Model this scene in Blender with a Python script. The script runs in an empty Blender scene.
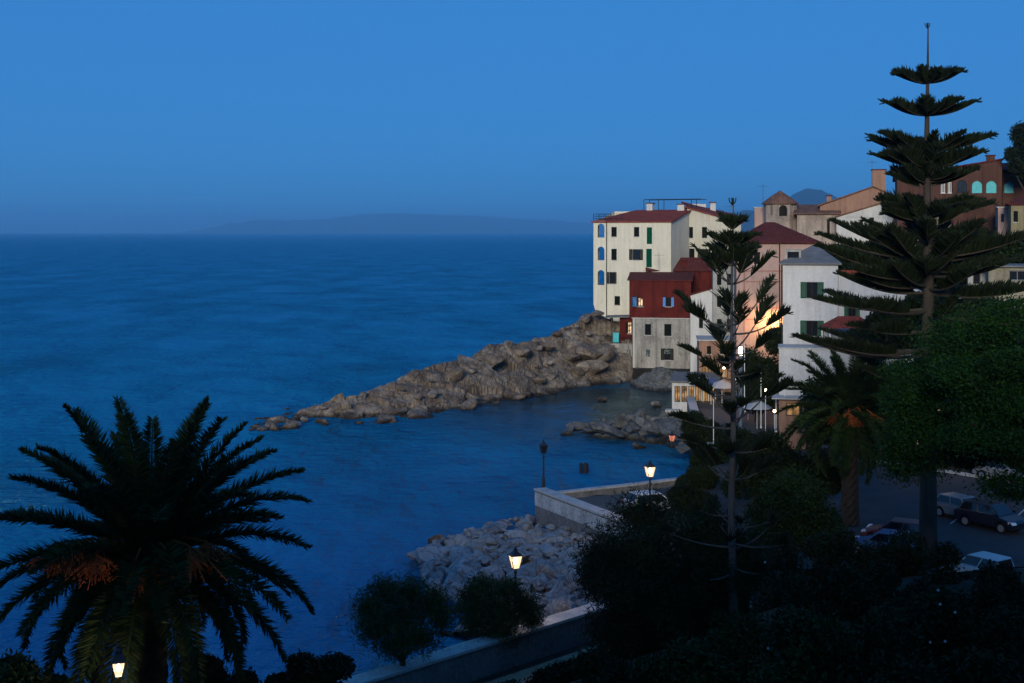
import bpy, bmesh, math, random
import numpy as np
from mathutils import Vector, Matrix, noise

random.seed(7)
rng = np.random.default_rng(7)
R = math.radians
scene = bpy.context.scene
COL = scene.collection
F = 1300.0; CX = 512.0; HY = 232.0; EYE = 20.0     # focal length in pixels, horizon row, eye height


def X(px, Y): return (px - CX) / F * Y
def Z(py, Y): return EYE - (py - HY) / F * Y
def W(px, py, Y): return Vector((X(px, Y), Y, Z(py, Y)))
def Yz(py, z): return (EYE - z) * F / (py - HY)     # depth of a point of height z seen on row py


# ------------------------------------------------------------------ materials
def nt(mat):
    mat.use_nodes = True
    return mat.node_tree.nodes, mat.node_tree.links


def ramp(n, stops):
    r = n.new('ShaderNodeValToRGB')
    e = r.color_ramp.elements
    while len(e) < len(stops): e.new(0.5)
    for k, (p, c) in enumerate(stops):
        e[k].position = p
        e[k].color = (*c, 1) if len(c) == 3 else c
    return r


def mul(c, k): return tuple(min(1, v * k) for v in c)


def surf(name, color, rough=0.8, var=0.25, scale=1.5, stretch=(1, 1, 1), bump=0.0, bscale=20, spec=0.3, metallic=0.0, var2=0.0):
    m = bpy.data.materials.new(name); n, l = nt(m)
    b = n['Principled BSDF']
    b.inputs['Roughness'].default_value = rough
    b.inputs['Specular IOR Level'].default_value = spec
    b.inputs['Metallic'].default_value = metallic
    tc = n.new('ShaderNodeTexCoord'); mp = n.new('ShaderNodeMapping')
    mp.inputs['Scale'].default_value = stretch
    l.new(tc.outputs['Object'], mp.inputs['Vector'])
    nz = n.new('ShaderNodeTexNoise'); nz.inputs['Scale'].default_value = scale
    nz.inputs['Detail'].default_value = 6; nz.inputs['Roughness'].default_value = 0.65
    l.new(mp.outputs[0], nz.inputs['Vector'])
    r = ramp(n, [(0.3, mul(color, 1 - var)), (0.7, mul(color, 1 + var * 0.6))])
    l.new(nz.outputs['Fac'], r.inputs[0])
    out = r.outputs[0]
    if var2:
        n2 = n.new('ShaderNodeTexNoise'); n2.inputs['Scale'].default_value = scale * 6
        n2.inputs['Detail'].default_value = 4
        l.new(tc.outputs['Object'], n2.inputs['Vector'])
        r2 = ramp(n, [(0.35, (1 - var2,) * 3), (0.6, (1, 1, 1))])
        l.new(n2.outputs['Fac'], r2.inputs[0])
        mx = n.new('ShaderNodeMix'); mx.data_type = 'RGBA'; mx.blend_type = 'MULTIPLY'; mx.inputs[0].default_value = 1
        l.new(out, mx.inputs[6]); l.new(r2.outputs[0], mx.inputs[7]); out = mx.outputs[2]
    l.new(out, b.inputs['Base Color'])
    if bump:
        nb = n.new('ShaderNodeTexNoise'); nb.inputs['Scale'].default_value = bscale; nb.inputs['Detail'].default_value = 5
        l.new(tc.outputs['Object'], nb.inputs['Vector'])
        bp = n.new('ShaderNodeBump'); bp.inputs['Strength'].default_value = bump; bp.inputs['Distance'].default_value = 0.05
        l.new(nb.outputs['Fac'], bp.inputs['Height']); l.new(bp.outputs[0], b.inputs['Normal'])
    return m


def stucco(name, color, stain=0.28):
    """old plaster: cloudy patches, rain streaks and a few repaired areas"""
    m = surf(name, color, 0.92, stain, 0.8, (1, 1, 0.3), 0.3, 9, 0.15, var2=stain * 0.6); n, l = m.node_tree.nodes, m.node_tree.links
    b = n['Principled BSDF']; src = b.inputs['Base Color'].links[0].from_socket
    tc = n.new('ShaderNodeTexCoord'); mp = n.new('ShaderNodeMapping'); mp.inputs['Scale'].default_value = (2.6, 2.6, 0.16)
    l.new(tc.outputs['Object'], mp.inputs['Vector'])
    st = n.new('ShaderNodeTexNoise'); st.inputs['Scale'].default_value = 1.0; st.inputs['Detail'].default_value = 5; l.new(mp.outputs[0], st.inputs['Vector'])
    r1 = ramp(n, [(0.5, (1, 1, 1)), (0.72, (1 - stain * 1.0,) * 3)]); l.new(st.outputs['Fac'], r1.inputs[0])
    pn = n.new('ShaderNodeTexNoise'); pn.inputs['Scale'].default_value = 0.45; pn.inputs['Detail'].default_value = 7; pn.inputs['Roughness'].default_value = 0.6
    l.new(tc.outputs['Object'], pn.inputs['Vector'])
    r2 = ramp(n, [(0.56, (1, 1, 1)), (0.58, (1 - stain * 0.55,) * 3)]); l.new(pn.outputs['Fac'], r2.inputs[0])
    for r_ in (r1, r2):
        x = n.new('ShaderNodeMix'); x.data_type = 'RGBA'; x.blend_type = 'MULTIPLY'; x.inputs[0].default_value = 1
        l.new(src, x.inputs[6]); l.new(r_.outputs[0], x.inputs[7]); src = x.outputs[2]
    l.new(src, b.inputs['Base Color'])
    return m


def tile_mat(name, c1, c2):
    m = bpy.data.materials.new(name); n, l = nt(m); b = n['Principled BSDF']
    b.inputs['Roughness'].default_value = 0.9; b.inputs['Specular IOR Level'].default_value = 0.15
    tc = n.new('ShaderNodeTexCoord')
    nz = n.new('ShaderNodeTexNoise'); nz.inputs['Scale'].default_value = 1.3; nz.inputs['Detail'].default_value = 8
    nz.inputs['Roughness'].default_value = 0.75
    l.new(tc.outputs['Object'], nz.inputs['Vector'])
    r = ramp(n, [(0.32, c1), (0.68, c2)]); l.new(nz.outputs['Fac'], r.inputs[0])
    wv = n.new('ShaderNodeTexWave'); wv.wave_type = 'BANDS'; wv.bands_direction = 'X'
    wv.inputs['Scale'].default_value = 1.35; wv.inputs['Distortion'].default_value = 0.6
    l.new(tc.outputs['Object'], wv.inputs['Vector'])
    r2 = ramp(n, [(0.1, (0.62,) * 3), (0.6, (1, 1, 1))]); l.new(wv.outputs['Fac'], r2.inputs[0])
    mx = n.new('ShaderNodeMix'); mx.data_type = 'RGBA'; mx.blend_type = 'MULTIPLY'; mx.inputs[0].default_value = 0.7
    l.new(r.outputs[0], mx.inputs[6]); l.new(r2.outputs[0], mx.inputs[7]); l.new(mx.outputs[2], b.inputs['Base Color'])
    bp = n.new('ShaderNodeBump'); bp.inputs['Strength'].default_value = 0.6; bp.inputs['Distance'].default_value = 0.08
    l.new(wv.outputs['Fac'], bp.inputs['Height']); l.new(bp.outputs[0], b.inputs['Normal'])
    return m


def rock_mat(name, dark, mid, light, s=0.5, wet=True):
    m = bpy.data.materials.new(name); n, l = nt(m); b = n['Principled BSDF']
    b.inputs['Roughness'].default_value = 0.9; b.inputs['Specular IOR Level'].default_value = 0.2
    geo = n.new('ShaderNodeNewGeometry')
    nz = n.new('ShaderNodeTexNoise'); nz.inputs['Scale'].default_value = s; nz.inputs['Detail'].default_value = 9
    nz.inputs['Roughness'].default_value = 0.7
    l.new(geo.outputs['Position'], nz.inputs['Vector'])
    r = ramp(n, [(0.25, dark), (0.48, mid), (0.72, light)]); l.new(nz.outputs['Fac'], r.inputs[0])
    vo = n.new('ShaderNodeTexVoronoi'); vo.feature = 'DISTANCE_TO_EDGE'; vo.inputs['Scale'].default_value = s * 1.6
    nw = n.new('ShaderNodeTexNoise'); nw.inputs['Scale'].default_value = s * 2; nw.inputs['Detail'].default_value = 4
    l.new(geo.outputs['Position'], nw.inputs['Vector'])
    av = n.new('ShaderNodeVectorMath'); av.operation = 'MULTIPLY_ADD'
    av.inputs[1].default_value = (1.6 / s * 0.4,) * 3
    l.new(nw.outputs['Color'], av.inputs[0]); l.new(geo.outputs['Position'], av.inputs[2])
    l.new(av.outputs[0], vo.inputs['Vector'])
    r2 = ramp(n, [(0.0, (0.4,) * 3), (0.07, (1, 1, 1))]); l.new(vo.outputs['Distance'], r2.inputs[0])
    mx = n.new('ShaderNodeMix'); mx.data_type = 'RGBA'; mx.blend_type = 'MULTIPLY'; mx.inputs[0].default_value = 0.8
    l.new(r.outputs[0], mx.inputs[6]); l.new(r2.outputs[0], mx.inputs[7])
    out = mx.outputs[2]
    if wet:      # algae band along the waterline
        sx = n.new('ShaderNodeSeparateXYZ'); l.new(geo.outputs['Position'], sx.inputs[0])
        ad = n.new('ShaderNodeMath'); ad.operation = 'MULTIPLY_ADD'; ad.inputs[1].default_value = 0.9
        l.new(nz.outputs['Fac'], ad.inputs[0]); l.new(sx.outputs['Z'], ad.inputs[2])
        r3 = ramp(n, [(0.55, (0.22, 0.2, 0.18)), (0.95, (1, 1, 1))]); l.new(ad.outputs[0], r3.inputs[0])
        m2 = n.new('ShaderNodeMix'); m2.data_type = 'RGBA'; m2.blend_type = 'MULTIPLY'; m2.inputs[0].default_value = 1
        l.new(out, m2.inputs[6]); l.new(r3.outputs[0], m2.inputs[7]); out = m2.outputs[2]
    l.new(out, b.inputs['Base Color'])
    nb = n.new('ShaderNodeTexNoise'); nb.inputs['Scale'].default_value = s * 8; nb.inputs['Detail'].default_value = 6
    l.new(geo.outputs['Position'], nb.inputs['Vector'])
    bp = n.new('ShaderNodeBump'); bp.inputs['Strength'].default_value = 0.8; bp.inputs['Distance'].default_value = 0.15
    l.new(nb.outputs['Fac'], bp.inputs['Height']); l.new(bp.outputs[0], b.inputs['Normal'])
    return m


def leaf_mat(name, c1, c2, s=0.8, rough=0.7):
    m = bpy.data.materials.new(name); n, l = nt(m); b = n['Principled BSDF']
    b.inputs['Roughness'].default_value = rough; b.inputs['Specular IOR Level'].default_value = 0.2
    geo = n.new('ShaderNodeNewGeometry')
    nz = n.new('ShaderNodeTexNoise'); nz.inputs['Scale'].default_value = s; nz.inputs['Detail'].default_value = 4
    l.new(geo.outputs['Position'], nz.inputs['Vector'])
    r = ramp(n, [(0.3, c1), (0.7, c2)]); l.new(nz.outputs['Fac'], r.inputs[0])
    l.new(r.outputs[0], b.inputs['Base Color'])
    return m


def glow(name, color, strength):
    m = bpy.data.materials.new(name); n, l = nt(m)
    n.remove(n['Principled BSDF'])
    e = n.new('ShaderNodeEmission'); e.inputs[0].default_value = (*color, 1); e.inputs[1].default_value = strength
    l.new(e.outputs[0], n['Material Output'].inputs[0])
    return m


def lit_room(name, color, strength, s=2.0):
    m = bpy.data.materials.new(name); n, l = nt(m)
    n.remove(n['Principled BSDF'])
    tc = n.new('ShaderNodeTexCoord')
    nz = n.new('ShaderNodeTexNoise'); nz.inputs['Scale'].default_value = s; nz.inputs['Detail'].default_value = 3
    l.new(tc.outputs['Object'], nz.inputs['Vector'])
    r = ramp(n, [(0.35, mul(color, 0.12)), (0.62, color)]); l.new(nz.outputs['Fac'], r.inputs[0])
    e = n.new('ShaderNodeEmission'); e.inputs[1].default_value = strength
    l.new(r.outputs[0], e.inputs[0]); l.new(e.outputs[0], n['Material Output'].inputs[0])
    return m


M = {}
M['cream'] = stucco('cream_stucco', (0.68, 0.63, 0.50), 0.11)
M['cream_side'] = M['cream']
M['wing'] = stucco('pale_wing_stucco', (0.56, 0.52, 0.42), 0.13)
M['red'] = stucco('red_stucco', (0.115, 0.018, 0.014), 0.35)
M['greywhite'] = stucco('weathered_white_stucco', (0.36, 0.34, 0.31), 0.4)
M['white'] = stucco('white_stucco', (0.57, 0.56, 0.55), 0.14)
M['palegrey'] = stucco('pale_grey_stucco', (0.38, 0.37, 0.34), 0.25)
M['pink'] = stucco('pink_stucco', (0.44, 0.30, 0.26), 0.18)
M['pinktrim'] = stucco('pink_trim', (0.36, 0.19, 0.16), 0.15)
M['peach'] = stucco('peach_stucco', (0.33, 0.19, 0.135), 0.22)
M['tower'] = stucco('tower_stucco', (0.40, 0.32, 0.27), 0.35)
M['brown'] = stucco('brown_red_stucco', (0.10, 0.048, 0.037), 0.3)
M['beige'] = stucco('beige_stucco', (0.27, 0.24, 0.175), 0.25)
M['yellow'] = stucco('yellow_stucco', (0.26, 0.22, 0.13), 0.25)
M['tile'] = tile_mat('terracotta_tiles', (0.17, 0.035, 0.024), (0.36, 0.075, 0.048))
M['tile_dark'] = tile_mat('dark_red_tiles', (0.075, 0.02, 0.018), (0.15, 0.036, 0.031))
M['tile_old'] = tile_mat('old_lichened_tiles', (0.10, 0.05, 0.035), (0.30, 0.16, 0.11))
M['slate'] = surf('grey_roof_sheet', (0.16, 0.16, 0.16), 0.8, 0.3, 1.2)
M['green'] = surf('green_shutter_paint', (0.004, 0.075, 0.042), 0.9, 0.2, 3, spec=0.04)
M['darkshut'] = surf('dark_shutter_paint', (0.009, 0.012, 0.011), 0.9, 0.2, 3, spec=0.04)
M['blue'] = surf('blue_shutter_paint', (0.06, 0.24, 0.62), 0.5, 0.15, 3)
M['turq'] = surf('turquoise_paint', (0.05, 0.42, 0.46), 0.5, 0.15, 3)
M['whitepaint'] = surf('white_paint', (0.72, 0.72, 0.7), 0.5, 0.1, 3)
M['glass'] = surf('window_glass', (0.012, 0.014, 0.018), 0.06, 0.1, 1, spec=0.6)
M['frame'] = surf('dark_window_frame', (0.03, 0.028, 0.026), 0.9, 0.2, 3, spec=0.04)
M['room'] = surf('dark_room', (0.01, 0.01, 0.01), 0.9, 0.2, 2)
M['iron'] = surf('dark_iron', (0.015, 0.016, 0.018), 0.5, 0.3, 5, spec=0.4)
M['greymetal'] = surf('grey_metal', (0.2, 0.21, 0.23), 0.45, 0.15, 4, metallic=0.6)
M['bluegrey'] = surf('blue_grey_metal', (0.10, 0.13, 0.17), 0.5, 0.15, 3)
M['stone'] = surf('grey_stone', (0.22, 0.21, 0.2), 0.9, 0.4, 1.2, bump=0.5, bscale=4, var2=0.35)
M['wallstone'] = surf('sea_wall_stone', (0.2, 0.19, 0.185), 0.9, 0.3, 1.0, (1, 1, 1), 0.5, 5, var2=0.3)
M['coping'] = surf('pale_coping', (0.52, 0.5, 0.47), 0.85, 0.25, 1.0, bump=0.3, bscale=6, var2=0.25)
M['whiteband'] = surf('whitewashed_band', (0.5, 0.5, 0.49), 0.9, 0.35, 1.0, (1, 1, 0.4), var2=0.35)
M['paving'] = surf('stone_paving', (0.11, 0.097, 0.085), 0.85, 0.25, 0.8, bump=0.3, bscale=3, var2=0.3)
M['sandpath'] = surf('sandy_path', (0.34, 0.25, 0.16), 0.9, 0.25, 0.8, var2=0.3)
M['asphalt'] = surf('asphalt', (0.05, 0.052, 0.056), 0.85, 0.3, 0.5, bump=0.2, bscale=30, var2=0.2)
M['line'] = surf('road_paint', (0.55, 0.55, 0.53), 0.7, 0.3, 2, var2=0.4)
M['earth'] = surf('dark_earth', (0.03, 0.028, 0.02), 0.95, 0.5, 0.35, bump=0.5, bscale=3, var2=0.4)
M['lawn'] = surf('lawn_grass', (0.008, 0.018, 0.004), 0.95, 0.4, 0.7, bump=0.8, bscale=14, var2=0.5)
M['rock'] = rock_mat('headland_rock', (0.05, 0.037, 0.028), (0.16, 0.125, 0.098), (0.33, 0.285, 0.235), 0.42)
M['boulder'] = rock_mat('grey_boulder', (0.12, 0.115, 0.115), (0.27, 0.265, 0.26), (0.45, 0.44, 0.43), 0.6)
M['darkboulder'] = rock_mat('dark_boulder', (0.05, 0.05, 0.048), (0.11, 0.11, 0.105), (0.2, 0.2, 0.19), 0.6)
M['brownboulder'] = rock_mat('brown_boulder', (0.10, 0.06, 0.035), (0.2, 0.12, 0.07), (0.30, 0.2, 0.12), 0.8)
M['hillfar'] = surf('far_hill', (0.05, 0.06, 0.05), 1.0, 0.3, 0.0005)
M['hillnear'] = surf('wooded_hill', (0.035, 0.05, 0.03), 1.0, 0.5, 0.01, var2=0.5)
M['bark'] = surf('bark', (0.05, 0.04, 0.032), 0.95, 0.4, 3, (1, 1, 0.3), 0.8, 8)
M['greybark'] = surf('grey_bark', (0.085, 0.078, 0.07), 0.95, 0.35, 3, (1, 1, 0.3), 0.8, 8)
M['palmbark'] = surf('palm_bark', (0.045, 0.033, 0.023), 0.95, 0.5, 4, (1, 1, 1), 0.9, 7)
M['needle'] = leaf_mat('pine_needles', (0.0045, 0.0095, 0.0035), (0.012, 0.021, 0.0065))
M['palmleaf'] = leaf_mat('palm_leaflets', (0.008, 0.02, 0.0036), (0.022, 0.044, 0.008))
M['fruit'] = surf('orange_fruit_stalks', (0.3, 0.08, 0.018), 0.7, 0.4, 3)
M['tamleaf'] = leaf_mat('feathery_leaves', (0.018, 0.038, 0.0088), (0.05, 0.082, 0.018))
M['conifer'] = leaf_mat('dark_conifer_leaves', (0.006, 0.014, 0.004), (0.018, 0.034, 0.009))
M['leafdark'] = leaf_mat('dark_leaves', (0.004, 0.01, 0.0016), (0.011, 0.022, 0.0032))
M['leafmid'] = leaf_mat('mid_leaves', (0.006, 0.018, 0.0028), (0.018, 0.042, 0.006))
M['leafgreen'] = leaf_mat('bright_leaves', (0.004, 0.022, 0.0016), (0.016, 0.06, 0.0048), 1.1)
M['lamp'] = glow('lantern_light', (1.0, 0.70, 0.40), 1200.0)
def lit_glass(name, color, strength):
    m = bpy.data.materials.new(name); n, l = nt(m); n.remove(n['Principled BSDF'])
    t = n.new('ShaderNodeBsdfTransparent'); e = n.new('ShaderNodeEmission'); e.inputs[0].default_value = (*color, 1); e.inputs[1].default_value = strength
    x = n.new('ShaderNodeMixShader'); x.inputs[0].default_value = 0.45
    l.new(t.outputs[0], x.inputs[1]); l.new(e.outputs[0], x.inputs[2]); l.new(x.outputs[0], n['Material Output'].inputs[0]); return m
M['lanternglass'] = lit_glass('lantern_glass', (1.0, 0.72, 0.42), 1.9)
M['redglass'] = lit_glass('red_lantern_glass', (1.0, 0.3, 0.16), 1.2)
M['lampcool'] = glow('street_light', (1.0, 0.82, 0.58), 14.0)
M['lampred'] = glow('red_lantern_light', (1.0, 0.35, 0.2), 40.0)
M['walllamp'] = glow('wall_lamp_light', (1.0, 0.55, 0.2), 2200.0)
M['litwin'] = lit_room('lit_window', (1.0, 0.68, 0.4), 1.3, 2.5)
M['litwarm'] = lit_room('lit_interior', (1.0, 0.55, 0.22), 0.5, 1.4)
M['flower'] = surf('white_flower', (0.8, 0.78, 0.75), 0.7, 0.1, 3)
M['canvas'] = surf('white_canvas', (0.36, 0.37, 0.39), 0.9, 0.15, 2)
M['bluecanvas'] = surf('blue_canvas', (0.04, 0.075, 0.2), 0.9, 0.15, 2)
M['redcanvas'] = surf('red_canvas', (0.25, 0.06, 0.045), 0.9, 0.2, 2)
M['rubber'] = surf('tyre_rubber', (0.015, 0.015, 0.015), 0.9, 0.2, 4)
M['rim'] = surf('alloy_rim', (0.5, 0.5, 0.5), 0.35, 0.1, 3, metallic=0.8)
M['headlight'] = surf('headlight_lens', (0.75, 0.78, 0.8), 0.15, 0.05, 3, spec=0.7)
M['taillight'] = surf('tail_light', (0.3, 0.01, 0.01), 0.3, 0.05, 3)
def paint(name, c): return surf(name, c, 0.28, 0.04, 1.0, spec=0.6)
M['carblue'] = paint('dark_blue_car_paint', (0.006, 0.009, 0.02))
M['carwhite'] = paint('white_car_paint', (0.68, 0.66, 0.64))
M['carsilver'] = paint('silver_car_paint', (0.2, 0.21, 0.22))
M['carlight'] = paint('light_blue_car_paint', (0.05, 0.14, 0.26))
M['carred'] = paint('red_car_paint', (0.16, 0.03, 0.04))


# ------------------------------------------------------------------ object helpers
def link(o, parent=None):
    COL.objects.link(o)
    if parent is not None: o.parent = parent
    return o


def tag(o, label=None, cat=None, group=None, kind=None):
    if label: o['label'] = label
    if cat: o['category'] = cat
    if group: o['group'] = group
    if kind: o['kind'] = kind
    return o


def empty(name, loc, rz=0, label=None, cat=None, group=None):
    o = bpy.data.objects.new(name, None); o.empty_display_size = 0.3
    link(o); o.location = loc; o.rotation_euler = (0, 0, rz)
    return tag(o, label, cat, group)


def children(o): return [c for c in bpy.data.objects if c.parent is o]


def copy_tree(o, parent=None, kids=None):
    c = o.copy(); COL.objects.link(c); c.parent = parent
    for ch in children(o): copy_tree(ch, c)
    return c


class MB:
    def __init__(s): s.v = []; s.f = []; s.m = []
    def add(s, vs, fs, mi=0):
        b = len(s.v); s.v += [tuple(p) for p in vs]; s.f += [tuple(i + b for i in f) for f in fs]; s.m += [mi] * len(fs)
    def box(s, a, b, mi=0):
        x0, y0, z0 = a; x1, y1, z1 = b
        s.add([(x0, y0, z0), (x1, y0, z0), (x1, y1, z0), (x0, y1, z0), (x0, y0, z1), (x1, y0, z1), (x1, y1, z1), (x0, y1, z1)],
              [(0, 3, 2, 1), (4, 5, 6, 7), (0, 1, 5, 4), (1, 2, 6, 5), (2, 3, 7, 6), (3, 0, 4, 7)], mi)
    def hull(s, bot, top, mi=0):       # two rings of the same count, closed
        n = len(bot)
        s.add(list(bot) + list(top), [tuple(reversed(range(n))), tuple(range(n, 2 * n))] +
              [(i, (i + 1) % n, n + (i + 1) % n, n + i) for i in range(n)], mi)
    def tube(s, pts, rad, seg=6, mi=0, cap=True):
        pts = [Vector(p) for p in pts]; n = len(pts)
        if not hasattr(rad, '__len__'): rad = [rad] * n
        rings = []; ref = None
        for i, p in enumerate(pts):
            t = (pts[min(i + 1, n - 1)] - pts[max(i - 1, 0)])
            if t.length < 1e-6: t = Vector((0, 0, 1))
            t.normalize()
            a = Vector((1, 0, 0)) if abs(t.x) < 0.9 else Vector((0, 1, 0))
            u = t.cross(a).normalized(); w = t.cross(u)
            rings.append([p + (u * math.cos(2 * math.pi * k / seg) + w * math.sin(2 * math.pi * k / seg)) * rad[i] for k in range(seg)])
        vs = [q for r_ in rings for q in r_]; fs = []
        for i in range(n - 1):
            for k in range(seg):
                a = i * seg + k; b = i * seg + (k + 1) % seg
                fs.append((a, b, b + seg, a + seg))
        if cap: fs += [tuple(reversed(range(seg))), tuple(range((n - 1) * seg, n * seg))]
        s.add(vs, fs, mi)
    def lathe(s, prof, seg=10, c=(0, 0, 0), mi=0):     # prof = (radius, z) from bottom to top
        vs = []; fs = []
        for r_, z in prof:
            for k in range(seg):
                a = 2 * math.pi * k / seg
                vs.append((c[0] + r_ * math.cos(a), c[1] + r_ * math.sin(a), c[2] + z))
        for i in range(len(prof) - 1):
            for k in range(seg):
                a = i * seg + k; b = i * seg + (k + 1) % seg
                fs.append((a, b, b + seg, a + seg))
        fs += [tuple(reversed(range(seg))), tuple(range((len(prof) - 1) * seg, len(prof) * seg))]
        s.add(vs, fs, mi)
    def build(s, name, mats, parent=None, smooth=False, bevel=0):
        me = bpy.data.meshes.new(name); me.from_pydata(s.v, [], s.f)
        if not isinstance(mats, (list, tuple)): mats = [mats]
        for m in mats: me.materials.append(M[m] if isinstance(m, str) else m)
        if len(mats) > 1: me.polygons.foreach_set('material_index', s.m)
        if smooth: me.polygons.foreach_set('use_smooth', [True] * len(s.f))
        me.update()
        o = bpy.data.objects.new(name, me); link(o, parent)
        if bevel:
            bv = o.modifiers.new('bevel', 'BEVEL'); bv.width = bevel; bv.segments = 2; bv.limit_method = 'ANGLE'
        return o


def np_mesh(name, verts, nper, mat, parent=None):      # verts (N*nper,3): N separate faces of nper corners
    n = len(verts) // nper
    me = bpy.data.meshes.new(name)
    me.vertices.add(len(verts)); me.vertices.foreach_set('co', np.asarray(verts, np.float32).ravel())
    me.loops.add(n * nper); me.loops.foreach_set('vertex_index', np.arange(n * nper, dtype=np.int32))
    me.polygons.add(n)
    me.polygons.foreach_set('loop_start', np.arange(0, n * nper, nper, dtype=np.int32))
    me.polygons.foreach_set('loop_total', np.full(n, nper, np.int32))
    me.materials.append(M[mat] if isinstance(mat, str) else mat)
    me.update(calc_edges=True)
    o = bpy.data.objects.new(name, me); return link(o, parent)


def unit(a): return a / np.maximum(np.linalg.norm(a, axis=-1, keepdims=True), 1e-9)


def blades(c, d, length, width):
    """pointed leaf quads: centres c, directions d"""
    n = len(c)
    d = unit(d); r_ = unit(np.cross(d, rng.normal(size=(n, 3))))
    L = np.broadcast_to(np.asarray(length), (n,))[:, None]; Wd = np.broadcast_to(np.asarray(width), (n,))[:, None]
    a = c - d * L * 0.5; b = c + d * L * 0.5
    mid = c - d * L * 0.08
    q = np.stack([a, mid + r_ * Wd * 0.5, b, mid - r_ * Wd * 0.5], 1)
    return q.reshape(-1, 3)


def cloud(blobs, n, size, width, out=0.5, up=0.0, shell=0.45, fuzz=0.10):
    """leaf quads through a set of ellipsoids (cx,cy,cz,rx,ry,rz)"""
    b = np.array(blobs, float); vol = (b[:, 3] * b[:, 4] * b[:, 5]) ** (2 / 3); p = vol / vol.sum()
    k = rng.choice(len(b), n, p=p)
    dirs = unit(rng.normal(size=(n, 3)))
    rad = (shell + (1 - shell) * rng.random(n)) ** 0.7
    rad *= 1 + fuzz * rng.normal(size=n)
    c = b[k, :3] + dirs * rad[:, None] * b[k, 3:6]
    d = dirs * out + rng.normal(size=(n, 3)) * (1 - out) * 0.8 + np.array([0, 0, up])
    s = size * (0.6 + 0.8 * rng.random(n))
    return blades(c, d, s, width * (0.7 + 0.6 * rng.random(n)))


# ------------------------------------------------------------------ land heights
COAST = [(-70, -13.1), (4.39, 61.3), (7.0, 63.9), (9.0, 70), (6.9, 79.8), (1.9, 89.7), (14, 96.5), (16.2, 104), (17, 115), (18, 127),
         (19.5, 142), (20.8, 158), (19.5, 168), (16.5, 175.2), (13, 181), (12, 196), (40, 235), (190, 250), (190, -30), (-70, -30)]
CA = np.array(COAST)


def coast_sd(x, y):                                       # >0 inside the land
    x = np.asarray(x, float); y = np.asarray(y, float)
    d = np.full(x.shape, 1e9); ins = np.zeros(x.shape, bool); n = len(CA)
    for i in range(n):
        ax, ay = CA[i]; bx, by = CA[(i + 1) % n]
        ex, ey = bx - ax, by - ay
        t = np.clip(((x - ax) * ex + (y - ay) * ey) / (ex * ex + ey * ey), 0, 1)
        d = np.minimum(d, np.hypot(x - ax - t * ex, y - ay - t * ey))
        c = ((ay > y) != (by > y)) & (x < (bx - ax) * (y - ay) / (by - ay + 1e-12) + ax)
        ins ^= c
    return np.where(ins, d, -d)


def sstep(a, b, x):
    t = np.clip((np.asarray(x, float) - a) / (b - a), 0, 1); return t * t * (3 - 2 * t)


FOOT = [(95, 40), (62, 78), (50, 92), (34, 106), (30, 118), (33, 140), (38, 165), (44, 200), (60, 240)]   # foot of the town's hill
FA = np.array(FOOT)


def hill_t(x, y):                                         # distance up the hill from its foot
    fx = np.interp(y, FA[:, 1], FA[:, 0])
    return (np.asarray(x, float) - fx)


def ground(x, y):
    x = np.asarray(x, float); y = np.asarray(y, float)
    d = (x - y + 56.9) / 1.4142
    z = np.full(x.shape, 1.5)
    gw = sstep(70, 61, y) * sstep(60, 30, x - y * 0.2)
    gard = 1.3 + 2.2 * sstep(4.2, 8.5, d) + np.clip(d - 8.5, 0, 30) * 0.12
    z = z * (1 - gw) + gard * gw
    t = hill_t(x, y)
    z = z + 13.5 * sstep(0, 15, t) * sstep(50, 85, y) + np.clip(t - 15, 0, 200) * 0.06 * sstep(50, 85, y)
    z = z + 5.5 * sstep(181, 190, y) * sstep(40, 20, x)
    return z


def gz(x, y): return float(ground(np.array([x]), np.array([y]))[0])


def build_ground():
    step = 1.5
    xs = np.arange(-72, 192, step); ys = np.arange(-30, 252, step)
    gx, gy = np.meshgrid(xs, ys); sd = coast_sd(gx, gy)
    z = ground(gx, gy); z = z * sstep(-1.2, 0.2, sd) - 4 * (1 - sstep(-1.6, 0.2, sd))
    t = hill_t(gx, gy); rough = sstep(3, 12, t) * 0.5
    z = z + rough * np.sin(gx * 1.3) * np.cos(gy * 1.1)
    nx, ny = len(xs), len(ys)
    v = np.stack([gx, gy, z], -1).reshape(-1, 3)
    keep = sd.reshape(-1) > -4
    f = []
    for j in range(ny - 1):
        for i in range(nx - 1):
            q = (j * nx + i, j * nx + i + 1, (j + 1) * nx + i + 1, (j + 1) * nx + i)
            if any(keep[k] for k in q): f.append(q)
    me = bpy.data.meshes.new('ground'); me.from_pydata(v.tolist(), [], f); me.materials.append(M['earth'])
    me.polygons.foreach_set('use_smooth', [True] * len(f)); me.update()
    o = bpy.data.objects.new('ground', me); link(o); tag(o, kind='structure')


build_ground()


def sheet(name, pts, dz, mat, sub=2.0):
    """a thin draped sheet over the ground inside a polygon"""
    bm = bmesh.new(); vs = [bm.verts.new((p[0], p[1], 0)) for p in pts]
    f = bm.faces.new(vs); bmesh.ops.triangulate(bm, faces=[f])
    for _ in range(4):
        long_ = [e for e in bm.edges if e.calc_length() > sub]
        if not long_: break
        bmesh.ops.subdivide_edges(bm, edges=long_, cuts=1)
        bmesh.ops.triangulate(bm, faces=[q for q in bm.faces if len(q.verts) > 3])
    for v in bm.verts: v.co.z = gz(v.co.x, v.co.y) + dz
    bmesh.ops.recalc_face_normals(bm, faces=bm.faces)
    me = bpy.data.meshes.new(name); bm.to_mesh(me); bm.free(); me.materials.append(M[mat])
    o = bpy.data.objects.new(name, me); link(o); tag(o, kind='structure'); return o


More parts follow.
